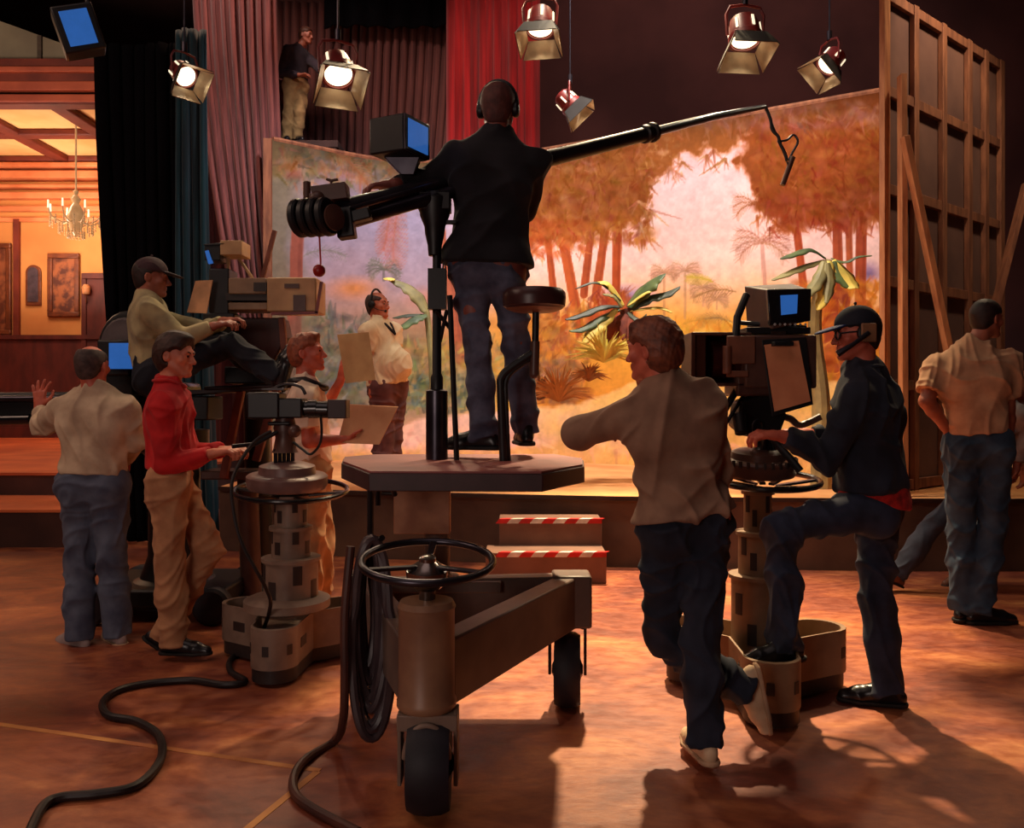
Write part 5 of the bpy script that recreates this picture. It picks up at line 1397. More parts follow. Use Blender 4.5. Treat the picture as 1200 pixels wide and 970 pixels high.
# ------------------------------------------------------------------ chandelier and pictures in the ballroom set
YH = 15.4
ch = empty('chandelier', P(89, 240, YH), 'crystal chandelier hanging from the coffered ceiling of the ballroom set', 'chandelier')
crys = mat('crystal', (216, 176, 130), rough=.2, c2=(186, 140, 96), spec=.8, emis=(255, 205, 140), estr=.18)  # faint glow put into the crystal to brighten the whole chandelier
hc_ = P(89, 240, YH); H0 = CZ + .25
MB().tube([V((hc_.x, YH, H0)), V((hc_.x, YH, hc_.z + .12))], .018, 8).build('chain', crys, ch)
MB().lathe([(.01, .3), (.05, .26), (.03, .2), (.09, .12), (.05, .05), (.11, -.05), (.16, -.22), (.10, -.42), (.04, -.52), (.01, -.56)], hc_ + V((0, 0, -.02)), seg=16).build('stem', crys, ch)
for k in range(8):
    t = 2 * math.pi * k / 8; q = V((math.cos(t), math.sin(t), 0))
    ar_ = MB().tube(spline([hc_ + V((0, 0, -.2)), hc_ + q * .2 + V((0, 0, -.34)), hc_ + q * .4 + V((0, 0, -.26)), hc_ + q * .46 + V((0, 0, -.12))], 5), .014, 6).build('arm', crys, ch)
    MB().cyl(hc_ + q * .46 + V((0, 0, -.12)), hc_ + q * .46 + V((0, 0, .02)), .018, .014, 8).build('candle', M['slot'], ar_)
mb = MB()
for k in range(16):
    t = 2 * math.pi * k / 16
    for rr2, z, n in ((.42, -.26, 4), (.28, -.38, 4), (.14, -.5, 3)):
        for j in range(n): mb.sphere(hc_ + V((math.cos(t) * rr2, math.sin(t) * rr2, z - .045 * j)), .016, (1, 1, 1.5), 6, 4)
mb.build('crystal_drops', crys, ch)['kind'] = 'stuff'
fr = mat('frame_gilt', (120, 62, 34), rough=.4, c2=(90, 44, 26), spec=.6)
def picture(px0, py0, px1, py1, label, cols, name='framed_picture', seed=0):
    a, b_ = P(px0, py0, WY - .06), P(px1, py1, WY - .06); cx2, cz2 = (a.x + b_.x) / 2, (a.z + b_.z) / 2; w2, h2 = b_.x - a.x, a.z - b_.z
    r = empty(name, (cx2, WY - .03, cz2), label, 'picture')
    t = .1; mb = MB()
    mb.box((cx2 - w2 / 2 + t / 2, WY - .05, cz2), (t, .09, h2 - 2 * t)).box((cx2 + w2 / 2 - t / 2, WY - .05, cz2), (t, .09, h2 - 2 * t)).box((cx2, WY - .05, cz2 + h2 / 2 - t / 2), (w2, .09, t)).box((cx2, WY - .05, cz2 - h2 / 2 + t / 2), (w2, .09, t))
    mb.build('picture_frame', fr, r, bevel=.015)
    MB().box((cx2, WY - .03, cz2), (w2 - .12, .03, h2 - .12)).build('canvas', mat('picture_paint', cols[0], rough=.5, c2=cols[1], scale=5, contrast=(.42, .58)), r, smooth=False)
picture(56, 297, 93, 371, 'dark framed painting on the amber wall beneath the chandelier', ((150, 86, 52), (84, 44, 34)))
picture(-24, 285, 13, 392, 'gilt framed painting cut by the left edge of the amber wall', ((140, 80, 50), (92, 48, 34)))
om = empty('oval_mirror', P(39, 334, WY - .05), 'small arched wall mirror between the two framed paintings', 'mirror')
a = P(39, 322, WY - .05); 
def archp(w2, zt_, zb_): return [V((a.x - w2, 0, zb_)), V((a.x + w2, 0, zb_))] + [V((a.x + w2 * math.cos(t), 0, zt_ + w2 * math.sin(t))) for t in [math.pi * k / 12 for k in range(13)]]
MB().prism([q + V((0, WY - .06, 0)) for q in archp(.16, a.z + .05, P(0, 358, WY).z)], (0, .055, 0)).build('mirror_frame', fr, om, bevel=.01)
MB().prism([q + V((0, WY - .075, 0)) for q in archp(.11, a.z + .05, P(0, 354, WY).z)], (0, .02, 0)).build('mirror_glass', mat('mirror_dark', (84, 70, 78), rough=.3), om, smooth=False)
wsn = empty('wall_sconce', P(101, 345, WY - .05), 'small bronze wall sconce right of the dark painting', 'wall lamp')
MB().lathe([(.01, 0), (.07, .01), (.05, .04), (.02, .08)], P(101, 348, WY), V((0, -1, 0)), 16).tube(spline([P(101, 350, WY - .05), P(101, 354, WY - .14), P(101, 345, WY - .2)], 4), .014, 8).build('bracket', fr, wsn)
MB().lathe([(.03, -.1), (.07, -.08), (.09, .05), (.05, .12)], P(101, 340, WY - .2), seg=16).build('shade', mat('sconce_shade', (210, 140, 90), rough=.6), wsn)

# ------------------------------------------------------------------ plants standing on the stage
leafg = mat('leaf_green', (96, 112, 62), rough=.5, c2=(60, 76, 48), scale=6)
leafd = mat('leaf_dark', (70, 76, 50), rough=.5, c2=(44, 50, 38), scale=6)
leafy = mat('leaf_yellow', (236, 206, 96), rough=.5, c2=(196, 176, 84), scale=6)
leafs = mat('leaf_sage', (150, 140, 90), rough=.55, c2=(112, 106, 70), scale=6)
def leaf(root, pts, w, m, up=V((0, -.5, 1)), n=22, wav=.12, droop=.35, name='leaf', seed=0):
    c = spline(pts, max(2, n // (len(pts) - 1))); N = len(c); mb = MB(); rows = []
    up = V(up).normalized()
    for i, p_ in enumerate(c):
        t = i / (N - 1); d = (c[min(i + 1, N - 1)] - c[max(i - 1, 0)]).normalized(); s_ = d.cross(up)
        s_ = s_.normalized() if s_.length > 1e-3 else V((1, 0, 0)); u_ = s_.cross(d)
        ww = w * (math.sin(math.pi * min(1, t * .92 + .06)) ** .7) * (1 + wav * math.sin(t * 26 + seed))
        if t > .97: ww *= .3
        rows.append([mb.bm.verts.new(p_ + s_ * ww * q - u_ * abs(q) * ww * droop) for q in (-1, -.5, 0, .5, 1)])
    for A, B in zip(rows, rows[1:]):
        for k in range(4): mb.face([A[k], A[k + 1], B[k + 1], B[k]])
    o = mb.build(name, m, root)
    md = o.modifiers.new('t', 'SOLIDIFY'); md.thickness = .006
    return o
M['skirtl'] = mat('dry_leaf', (150, 70, 46), rough=.8, c2=(104, 48, 36))
M['brush'] = mat('dry_brush', (206, 140, 78), rough=.9, c2=(150, 92, 54), scale=3)
M['brushd'] = mat('dark_brush', (130, 84, 54), rough=.9, c2=(86, 56, 40), scale=3)
def stalk(root, pts, r, m): return MB().tube(spline(pts, 6), r, 8).build('stalk', m, root)
Y1 = 8.3
def P1(px, py, dy=0): return P(px, py, Y1 + dy)
bp1 = empty('banana_plant', (X(738, Y1), Y1, .6), 'banana plant with green and yellow leaves on the stage, left of the leaning man\'s head', 'plant')
stalk(bp1, [V((X(778, Y1), Y1, .6)), P1(758, 470), P1(733, 362)], [.06] * 13, mat('stalk_brown', (120, 60, 44), rough=.7, c2=(84, 42, 34)))
for i, (pts, w_, m_) in enumerate([
    ([(735, 360), (752, 338), (768, 325), (780, 320)], .13, leafg), ([(738, 362), (760, 347), (780, 342), (797, 335)], .10, leafd),
    ([(738, 364), (758, 360), (776, 360), (788, 366)], .035, leafy), ([(735, 358), (755, 343), (770, 339)], .03, leafy),
    ([(732, 358), (715, 332), (700, 330)], .07, leafy), ([(728, 352), (712, 336), (696, 330), (674, 338)], .03, leafd),
    ([(728, 358), (706, 358), (680, 368), (662, 374)], .06, leafd), ([(726, 362), (704, 372), (684, 384), (667, 388)], .06, leafg),
    ([(722, 362), (706, 376), (694, 388), (684, 402)], .08, leafy), ([(736, 366), (748, 374), (758, 368)], .04, leafd), ([(730, 360), (720, 346), (706, 344)], .045, leafs)]):
    leaf(bp1, [P1(x, y, -.04 * j - .02 * i) for j, (x, y) in enumerate(pts)], w_, m_, seed=i)
Y2 = 7.9
def P2(px, py, dy=0): return P(px, py, Y2 + dy)
bp2 = empty('banana_plant', (X(952, Y2), Y2, .6), 'tall pale stalked banana plant with drooping leaves beside the blue viewfinder', 'plant')
stm2 = mat('stalk_sage', (176, 158, 104), rough=.6, c2=(140, 124, 84))
MB().tube(spline([V((X(962, Y2), Y2, .6)), P2(962, 470), P2(955, 400), P2(958, 350), P2(972, 305)], 6), [.1 - .0026 * i for i in range(25)], 10).build('stalk', stm2, bp2)
for i, (pts, w_, m_) in enumerate([
    ([(968, 302), (950, 291), (932, 296), (914, 303)], .055, leafg), ([(966, 304), (945, 310), (925, 318), (904, 328)], .055, leafs),
    ([(974, 302), (990, 306), (1005, 300), (1022, 299)], .03, leafg), ([(978, 304), (990, 318), (998, 332), (1003, 338)], .10, leafy), ([(978, 306), (984, 322), (996, 338)], .07, leafg),
    ([(972, 306), (970, 325), (966, 345), (958, 364)], .07, leafy), ([(966, 306), (960, 325), (950, 340), (938, 350)], .06, leafs), ([(970, 308), (972, 330), (968, 356)], .05, leafs)]):
    leaf(bp2, [P2(x, y, -.05 * j - .02 * i) for j, (x, y) in enumerate(pts)], w_, m_, seed=i)
Y3 = 9.6
def P3(px, py, dy=0): return P(px, py, Y3 + dy)
bp3 = empty('banana_plant', (X(503, Y3), Y3, .6), 'grey green broad leaved plant on the stage behind the man in the white shirt', 'plant')
MB().tube(spline([V((X(508, Y3), Y3, .6)), P3(506, 430), P3(500, 365)], 6), .035, 8).build('stalk', leafs, bp3)
leaf(bp3, [P3(501, 366), P3(490, 345), P3(474, 332), P3(455, 326)], .11, leafs); leaf(bp3, [P3(500, 368, -.05), P3(485, 372, -.1), P3(466, 386, -.15)], .09, leafg)
leaf(bp3, [P3(463, 327, -.05), P3(456, 325, -.05), P3(449, 326, -.05)], .05, leafy); leaf(bp3, [P3(500, 368), P3(478, 368), P3(460, 372)], .05, leafd)
def tuft(px, py, Y, rpx, label, m, n=46, seed=1):
    rg = random.Random(seed); base = P(px, py, Y); base.z = max(base.z, .6); r_ = rpx / F * Y; mb = MB()
    for k in range(n):
        an = rg.uniform(.12, math.pi - .12); az = rg.uniform(-.7, .7); L = r_ * rg.uniform(.6, 1.1)
        d = V((math.cos(an), az * .6 - .1, math.sin(an))).normalized(); e2 = base + d * L + V((0, 0, -L * .15 * abs(math.cos(an))))
        s_ = d.cross(V((0, 1, 0))).normalized() * .011 * Y / 8; m1 = base + d * L * .5 + V((0, 0, .03))
        a_, b2 = base - s_, base + s_
        mb.hexa([a_, b2, b2 + V((0, .004, 0)), a_ + V((0, .004, 0)), m1 - s_ * .9, m1 + s_ * .9, m1 + s_ * .9 + V((0, .004, 0)), m1 - s_ * .9 + V((0, .004, 0))])
        mb.hexa([m1 - s_ * .9, m1 + s_ * .9, m1 + s_ * .9 + V((0, .004, 0)), m1 - s_ * .9 + V((0, .004, 0)), e2 - s_ * .1, e2 + s_ * .1, e2 + s_ * .1 + V((0, .004, 0)), e2 - s_ * .1 + V((0, .004, 0))])
    o = mb.build('grass_tuft', m, smooth=False); tag(o, label, 'plant'); return o

for i in range(12):
    an = -2.6 + 5.2 * i / 11
    leaf(bp1, [P1(734, 366, -.02 * (i % 3)), P1(734 + 22 * math.sin(an * .6), 378, -.1 * math.cos(an)), P1(734 + 30 * math.sin(an * .6), 402 + 6 * math.cos(i * 2.1), -.16 * math.cos(an))], .045, M['skirtl'], n=10, seed=i)
tuft(708, 424, 7.95, 44, 'yellow green spiky grass tuft on the stage left of the leaning head', leafy, 60, 3)
tuft(690, 446, 8.1, 26, 'small brown grass tuft beside the spiky yellow one', M['brush'], 40, 5)
tuft(655, 470, 8.0, 44, 'dry brown brush clump beside the operator stool', M['brush'], 90, 6)
tuft(632, 468, 8.5, 34, 'dark dry brush clump right behind the operator\'s legs', M['brushd'], 70, 8)
tuft(800, 455, 8.4, 30, 'golden grass clump behind the lens hood of the big camera', M['brush'], 50, 9)
# ------------------------------------------------------------------ the crew
def fab(name, c, c2=None, **k): return mat(name, c, rough=.9, c2=c2, scale=k.pop('scale', 9), sheen=.04, **k)
skin_warm = mat('skin_warm', (214, 128, 98), rough=.5, c2=(190, 104, 80), scale=14)
skin_ruddy = mat('skin_ruddy', (206, 108, 84), rough=.5, c2=(176, 84, 66), scale=14)
skin_dim = mat('skin_tan', (170, 100, 76), rough=.5, c2=(140, 78, 60), scale=14)
den = fab('denim_slate', (84, 90, 112), (58, 62, 84)); denl = fab('denim_pale', (96, 104, 122), (70, 76, 96)); dend = fab('denim_dark', (38, 42, 58), (24, 27, 40))
hairbr = mat('hair_brown', (86, 50, 34), rough=.6, c2=(52, 30, 22), scale=30); hairdk = mat('hair_dark', (46, 30, 28), rough=.6, c2=(28, 18, 18), scale=30)
hairrd = mat('hair_auburn', (150, 78, 50), rough=.6, c2=(110, 54, 36), scale=30)
hairgy = mat('hair_grey_brown', (84, 66, 62), rough=.7, c2=(56, 42, 40), scale=30)
shoeblk = mat('shoe_black', (26, 24, 28), rough=.3, c2=(18, 17, 20)); soleblk = mat('sole_dark', (24, 20, 20), rough=.7)
shoewh = mat('sneaker_cream', (226, 196, 160), rough=.7, c2=(196, 160, 126)); solewh = mat('sole_pale', (200, 160, 126), rough=.8)
shoegy = mat('sneaker_grey', (176, 156, 150), rough=.8, c2=(140, 122, 118))
beltm = mat('belt_leather', (48, 26, 22), rough=.4)
UP = V((0, 0, 1))
def J(Y): return lambda px, py, dy=0.0: P(px, py, Y + dy)

# 1 balding man in the pale sweater, back view, hand raised on the crane boom
q = J(4.97)
person((X(112, 4.97), 4.97, 0), 'balding person in pale sweater and jeans with left hand raised, seen from behind', q(112, 474), q(110, 567), (0.0, 1, 0), q(109, 429), (0.15, 1, 0),
       {'L': dict(el=q(50, 499, .14), wr=q(46, 479, .30), hd=(0.0, .05, 1), hn=(0, 1, 0), curl=.12, spread=1.0, thumb=.1), 'R': dict(el=q(158, 517, .06), wr=q(146, 540, .26), hd=(-.4, .8, -.2), hn=(0, 0, -1), curl=.6)},
       {'L': dict(kn=q(94, 655, .03), an=q(93, 742), toe=(-.75, .45, 0)), 'R': dict(kn=q(131, 652, .03), an=q(138, 737, .05), toe=(-.55, .6, 0))},
       skin_ruddy, hair='bald', haircol=hairgy, top=dict(m=fab('sweater_oatmeal', (206, 182, 152), (176, 150, 124)), hem=.13, loose=.03, neck=.12, blouse=.01, name='sweater', wl=.12, fold=.009),
       bottom=dict(m=denl, loose=.022, hem=.075), shoes=dict(m=shoegy, sole=solewh, w=1.05), seed=1, B=1.05)

# 2 man in the red shirt, profile, working the small camera
q = J(4.72)
r2_, I2 = person((X(205, 4.72), 4.72, 0), 'person in bright red shirt and khaki trousers standing in profile working the small camera', q(199, 468), q(200, 566), (1, .28, 0), q(207, 417), (1, -.18, -.12),
       {'L': dict(el=q(222, 530, .16), wr=q(262, 528, .02), hd=(1, -.1, .15), hn=(0, .3, -1), curl=.8, thumb=.8), 'R': dict(el=q(196, 545, -.13), wr=q(250, 531, -.14), hd=(1, -.05, .2), hn=(.1, .2, -1), curl=.75, thumb=.8)},
       {'L': dict(kn=q(246, 642, .10), an=q(192, 742, .16), toe=(.6, .2, -.5), fu=(.3, 0, 1)), 'R': dict(kn=q(199, 660, -.06), an=q(204, 748, -.05), toe=(1, -.05, 0))},
       skin_warm, hair='wavy', haircol=mat('hair_dark_brown', (66, 40, 32), rough=.6, c2=(40, 24, 20), scale=30), hup=(-.1, 0, 1), top=dict(m=fab('shirt_red', (206, 34, 36), (168, 22, 28)), hem=.18, loose=.024, neck=.13, collar=fab('collar_red', (200, 36, 38)), blouse=.012, fold=.008),
       bottom=dict(m=fab('khaki', (190, 138, 98), (158, 108, 76)), loose=.02, hem=.07, belt=beltm), shoes=dict(m=shoeblk, sole=soleblk, w=.95), brows=True, seed=22, S=.98)

# 3 crane operator, seated, feet up
q = J(5.45)
r3_, I3 = person((X(178, 5.45), 5.45, 1.5), 'person in pale shirt and dark cap seated high on the crane with feet up', q(174, 362), q(180, 438), (1, .45, 0), q(178, 326), (1, .25, -.08),
       {'L': dict(el=q(236, 388, .22), wr=q(262, 376, .12), hd=(1, 0, .1), hn=(0, 0, -1), curl=.7), 'R': dict(el=q(212, 398, -.14), wr=q(250, 382, -.10), hd=(1, 0, .25), hn=(.1, .3, -1), curl=.7)},
       {'L': dict(kn=q(262, 402, .18), an=q(318, 438, .10), toe=(.25, .1, 1), fu=(-1, 0, .1)), 'R': dict(kn=q(272, 404, -.03), an=q(322, 440, -.06), toe=(.3, -.05, 1), fu=(-1, 0, .2))},
       skin_dim, hair='cap', haircol=hairdk, top=dict(m=fab('shirt_olive', (180, 164, 120), (140, 126, 96)), hem=.1, loose=.022, neck=.12), bottom=dict(m=fab('trousers_navy', (24, 28, 40), (16, 18, 28)), loose=.014, hem=.062), shoes=dict(m=shoeblk, sole=soleblk), seed=3)
cap(r3_, I3, mat('cap_plum', (66, 40, 46), rough=.8, c2=(48, 28, 34)), mat('brim_plum', (44, 30, 38), rough=.7))

# 4 cue card holder
q = J(5.3)
r4_, I4 = person((X(358, 5.3), 5.3, 0), 'auburn haired person in white shirt with black collar holding two cue cards', q(360, 461), q(366, 552), (1, .15, 0), q(361, 414), (1, -.1, .1),
       {'L': dict(el=q(378, 484, .2), wr=q(399, 446, .16), hd=(.25, -.05, 1), hn=(.5, .6, 0), curl=.2, spread=1.0, thumb=.1), 'R': dict(el=q(362, 517, -.2), wr=q(404, 515, -.16), hd=(1, .1, .12), hn=(0, .2, 1), curl=.35, spread=.3)},
       {'L': dict(kn=q(378, 640, .06), an=q(374, 715, .1), toe=(1, .1, 0)), 'R': dict(kn=q(366, 640, -.05), an=q(360, 718, -.05), toe=(1, -.1, 0))},
       skin_ruddy, hair='swept', haircol=hairrd, top=dict(m=fab('shirt_white', (240, 214, 190), (214, 186, 160)), hem=.1, loose=.03, neck=.08, short=True), bottom=dict(m=fab('trousers_sand', (190, 142, 98), (160, 114, 78)), loose=.02), shoes=dict(m=shoeblk, sole=soleblk), brows=True, seed=4, S=.95)
H4 = I4['H']; mb = MB()
cc = I4['c'] + I4['up'] * .08
mb.tube([cc + (I4['left'] * math.cos(t) + I4['face'] * math.sin(t)) * (.088 + .02 * max(0, math.sin(t))) - I4['up'] * (.05 * max(0, math.sin(t))) for t in [2 * math.pi * k / 24 for k in range(24)]], .03, 10, closed=True, flat=.8)
mb.build('black_collar', M['black'], r4_)
a = [P(395, 392, 5.37), P(432, 389, 5.33), P(440, 445, 5.3), P(405, 449, 5.36)]
o = MB().prism(a, (0, .008, 0)).build('cue_card', mat('card_olive', (206, 168, 116), rough=.9, c2=(188, 148, 100)), bevel=.001); tag(o, 'upright tan cue card raised in front of the man on the stage', 'cue card')
a = [P(407, 474, 5.2), P(466, 477, 5.15), P(444, 521, 5.05), P(395, 519, 5.12)]
o = MB().prism(a, (.004, .008, .004)).build('cue_card', mat('card_tan', (214, 158, 116), rough=.9, c2=(200, 140, 100)), bevel=.001); tag(o, 'slanted tan cue card held low beside the lens of the small camera', 'cue card')

# 5 floor performer on the stage
q = J(7.7)
r5_, I5 = person((X(452, 7.7), 7.7, .6), 'stout person in white sweater wearing a headset, standing on the stage facing right', q(446, 385), q(455, 452), (1, -.55, 0), q(443, 358), (1, -.5, .05),
       {'L': dict(el=q(462, 412, .12), wr=q(470, 440, .1), hd=(.3, 0, -1), hn=(-1, 0, 0), curl=.5), 'R': dict(el=q(430, 420, -.14), wr=q(436, 449, -.16), hd=(.1, 0, -1), hn=(0, 1, 0), curl=.5)},
       {'L': dict(kn=q(460, 511, .05), an=q(456, 565, .05), toe=(1, -.4, 0)), 'R': dict(kn=q(450, 512, -.06), an=q(446, 567, -.06), toe=(1, -.5, 0))},
       skin_warm, hair='bald', haircol=hairgy, top=dict(m=fab('sweater_cream', (250, 226, 190), (230, 200, 160)), hem=.02, loose=.028, neck=.1, name='sweater', short=True, fold=.006), bottom=dict(m=fab('trousers_mauve', (120, 76, 76), (92, 56, 58)), loose=.03, hem=.08), shoes=dict(m=shoeblk, sole=soleblk), brows=True, belly=.07, B=1.1, seed=5, hs=1.04)
headset(r5_, I5, mic=-1)
c5 = I5['c']; f5, l5, u5 = I5['face'], I5['left'], I5['up']
MB().tube([c5 + u5 * .09 + l5 * .07, c5 + f5 * .10 + u5 * .02 + l5 * .03, c5 + f5 * .15 - u5 * .07, c5 + f5 * .10 + u5 * .02 - l5 * .05, c5 + u5 * .09 - l5 * .07], .014, 8).build('neck_band', M['hook'], r5_)

# 6 man on the catwalk
q = J(12.0)
person((X(344, 12.0), 12.0, 4.89), 'person in dark shirt and khaki trousers standing on the catwalk above the backdrop', q(350, 62), q(347, 100), (.8, -.6, 0), q(359, 42), (1, -.45, -.15),
       {'L': dict(el=q(370, 76, -.1), wr=q(376, 84, -.25), hd=(.7, -.5, -.2), hn=(0, 0, -1), curl=.5), 'R': dict(el=q(330, 86, -.1), wr=q(352, 88, -.28), hd=(.8, -.3, 0), hn=(0, 0, -1), curl=.5)},
       {'L': dict(kn=q(351, 133, -.1), an=q(348, 161, -.05), toe=(.6, -.8, 0)), 'R': dict(kn=q(338, 133, -.1), an=q(336, 161, -.05), toe=(.3, -1, 0))},
       skin_dim, hair='short', haircol=hairbr, top=dict(m=fab('shirt_charcoal', (56, 46, 56), (40, 32, 40)), hem=.2, loose=.02, blouse=.01), bottom=dict(m=fab('khaki_olive', (176, 140, 90), (140, 108, 68)), loose=.02), shoes=dict(m=shoeblk, sole=soleblk), brows=True, seed=6, h=.009)

# 7 boom operator on the dolly platform
q = J(4.12)
YO = 4.12
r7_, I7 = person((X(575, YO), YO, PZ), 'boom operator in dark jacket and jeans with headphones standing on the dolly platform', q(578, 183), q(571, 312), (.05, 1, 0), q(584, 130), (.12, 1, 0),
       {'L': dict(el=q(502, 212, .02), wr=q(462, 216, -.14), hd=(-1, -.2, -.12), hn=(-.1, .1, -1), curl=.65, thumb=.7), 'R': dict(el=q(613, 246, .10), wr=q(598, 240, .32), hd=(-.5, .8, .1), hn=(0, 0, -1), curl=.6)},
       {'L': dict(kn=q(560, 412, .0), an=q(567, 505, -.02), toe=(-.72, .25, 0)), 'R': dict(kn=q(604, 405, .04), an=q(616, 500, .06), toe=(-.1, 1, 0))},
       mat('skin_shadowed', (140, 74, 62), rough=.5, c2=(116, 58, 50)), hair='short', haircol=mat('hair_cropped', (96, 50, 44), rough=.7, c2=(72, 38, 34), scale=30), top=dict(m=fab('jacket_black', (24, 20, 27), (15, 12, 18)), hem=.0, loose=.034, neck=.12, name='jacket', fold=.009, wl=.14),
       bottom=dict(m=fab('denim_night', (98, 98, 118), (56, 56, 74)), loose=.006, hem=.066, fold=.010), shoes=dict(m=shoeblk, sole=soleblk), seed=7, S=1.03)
headset(r7_, I7)

# 8 leaning man in the brown sweater
q = J(3.42)
person((X(815, 3.42), 3.42, 0), 'wavy haired person in taupe sweater leaning on the dolly platform, one foot crossed behind', q(781, 473), q(803, 612), (-.12, 1, 0), q(764, 411), (-.8, .6, -.05),
       {'L': dict(el=q(677, 508, .10), wr=q(712, 492, .28), hd=(.3, 1, -.3), hn=(0, 0, -1), curl=.5), 'R': dict(el=q(834, 556, .08), wr=q(838, 590, .24), hd=(-.5, .7, -.2), hn=(-1, 0, 0), curl=.5)},
       {'L': dict(kn=q(776, 745, .10), an=q(868, 806, .02), toe=(.22, .1, -1), fu=(-1, 0, -.3)), 'R': dict(kn=q(822, 745, -.05), an=q(826, 862, -.11), toe=(-.15, 1, 0))},
       skin_ruddy, hair='wavy', haircol=mat('hair_chestnut', (136, 74, 50), rough=.55, c2=(80, 42, 32), scale=24), hup=(-.1, 0, 1), top=dict(m=fab('sweater_taupe', (150, 114, 92), (126, 92, 74)), hem=.06, loose=.032, neck=.1, name='sweater', fold=.011, wl=.15),
       bottom=dict(m=dend, loose=.014, hem=.07, fold=.008), shoes=dict(m=shoewh, sole=solewh, w=1.0), seed=8, shw=.175, h=.005)

# 9 camera operator in the cap
q = J(3.95)
r9_, I9 = person((X(1000, 3.95), 3.95, 0), 'camera operator in navy jacket, cap and headset with one foot up on the right pedestal', q(1012, 458), q(1024, 592), (-.85, .5, 0), q(1003, 392), (-1, -.05, -.1),
       {'L': dict(el=q(968, 536, -.16), wr=q(917, 511, -.18), hd=(-1, .05, .1), hn=(.0, .25, -1), curl=.7, thumb=.7), 'R': dict(el=q(985, 520, .26), wr=q(945, 508, .22), hd=(-1, 0, .1), hn=(0, 0, -1), curl=.6)},
       {'L': dict(kn=q(915, 618, -.12), an=q(920, 752, -.10), toe=(-1, -.05, -.1)), 'R': dict(kn=q(1026, 705, .06), an=q(1040, 803, .02), toe=(-.75, .25, 0))},
       skin_ruddy, hair='cap', haircol=hairdk, top=dict(m=fab('jacket_navy', (32, 35, 50), (20, 22, 34)), hem=.15, loose=.045, neck=.13, name='jacket', collar=fab('collar_navy', (32, 35, 50)), fold=.011, wl=.13, blouse=.02),
       bottom=dict(m=fab('denim_ink', (46, 52, 74), (28, 32, 48)), loose=.012, hem=.07, fold=.009), shoes=dict(m=shoeblk, sole=soleblk), brows=True, seed=9, S=1.02, h=.005)
cap(r9_, I9, mat('cap_navy', (26, 28, 44), rough=.8, c2=(18, 20, 32)), mat('brim_blue', (50, 70, 130), rough=.7))
H9 = I9['H']
hs9 = MB().lathe([(.034, 0), (.042, .008), (.042, .028), (.03, .034)], H9(.07, -.01, .0), I9['hl'], 24).build('headset', M['black'], r9_)
MB().box(H9(.112, -.01, .0), (.07, .012, .085)).build('ear_pad', mat('pad_tan', (150, 104, 72), rough=.6), hs9, bevel=.008)
MB().tube([H9(.122, -.005, .0), H9(.12, .07, -.045), H9(.09, .14, -.085)], [.011, .010, .016], 10).build('microphone_boom', M['gun'], hs9)
MB().tube([H9(.05, .10, .012), H9(.062, .1, .012), H9(.08, .06, .012), H9(.088, -.0, .012)], .004, 6).torus(H9(.035, .105, .006), .022, .004, I9['hf'], 20, 6).build('spectacles', M['black'], r9_)
# red shirt tail below the jacket
g = Field(); c9, p9, u9 = I9['c'], I9['p'], I9['up']
tail = p9.lerp(c9, .13)
g.cone(p9.lerp(c9, -.03), tail + u9 * .03, .188, .182, k=.03, flat=.86, n=V((-.85, .5, 0)))
g.plane(p9.lerp(c9, .01), -u9 - V((.25, 0, 0)), k=.01); g.plane(p9.lerp(c9, .2), u9)
solid('shirt_tail', g, fab('plaid_red', (206, 40, 34), (130, 22, 24), scale=30), r9_, h=.006, rel=1, fold=(.008, 2, .05, .2, 4))

# 10 man at right in the tee shirt
q = J(5.48)
person((X(1140, 5.48), 5.48, 0), 'tall person in beige tee shirt and jeans at the right, one hand on hip', q(1138, 422), q(1146, 520), (.25, 1, 0), q(1157, 374), (.95, .35, -.05),
       {'L': dict(el=q(1086, 470, .0), wr=q(1108, 500, .02), hd=(.6, .1, -.5), hn=(.3, .9, 0), curl=.4), 'R': dict(el=q(1180, 478, .02), wr=q(1182, 515, .12), hd=(-.2, .4, -.8), hn=(-1, 0, 0), curl=.4)},
       {'L': dict(kn=q(1126, 622, .03), an=q(1128, 708, .0), toe=(.5, .5, 0)), 'R': dict(kn=q(1162, 622, .0), an=q(1148, 712, -.06), toe=(1, .05, 0))},
       skin_dim, hair='short', haircol=hairdk, top=dict(m=fab('tee_beige', (196, 152, 116), (166, 122, 92)), hem=.12, loose=.024, neck=.085, short=True, blouse=.006), bottom=dict(m=fab('denim_teal', (52, 72, 92), (34, 48, 66)), loose=.012, hem=.064), shoes=dict(m=shoeblk, sole=soleblk), seed=10, S=1.13, brows=True, B=.96)

# 11 person leaning on the stage front behind him, leg stretched out
q = J(6.45)
person((X(1160, 6.45), 6.45, 0), 'person with jeans leg stretched out, leaning on the stage edge behind the beige tee shirt', q(1172, 478), q(1146, 556), (-.9, -.35, 0), q(1215, 440, .1), (-1, 0, 0),
       {'L': dict(el=q(1206, 500, -.15), wr=q(1192, 545, -.1), hd=(-.3, 0, -1), hn=(-1, 0, 0), curl=.4), 'R': dict(el=q(1210, 500, .2), wr=q(1200, 548, .2), hd=(0, 0, -1), hn=(-1, 0, 0), curl=.4)},
       {'L': dict(kn=q(1096, 612, -.10), an=q(1052, 672, -.12), toe=(-.8, -.2, .35), fu=(.3, 0, 1)), 'R': dict(kn=q(1120, 622, .05), an=q(1128, 672, .15), toe=(-.7, -.3, 0))},
       skin_dim, hair='short', haircol=hairdk, top=dict(m=fab('shirt_pale_grey', (150, 140, 136), (120, 110, 108)), hem=.1, loose=.02), bottom=dict(m=fab('denim_slate_dark', (56, 62, 78), (38, 42, 56)), loose=.016, hem=.066), shoes=dict(m=mat('shoe_brown', (120, 72, 50), rough=.6), sole=soleblk), seed=11, S=.98)
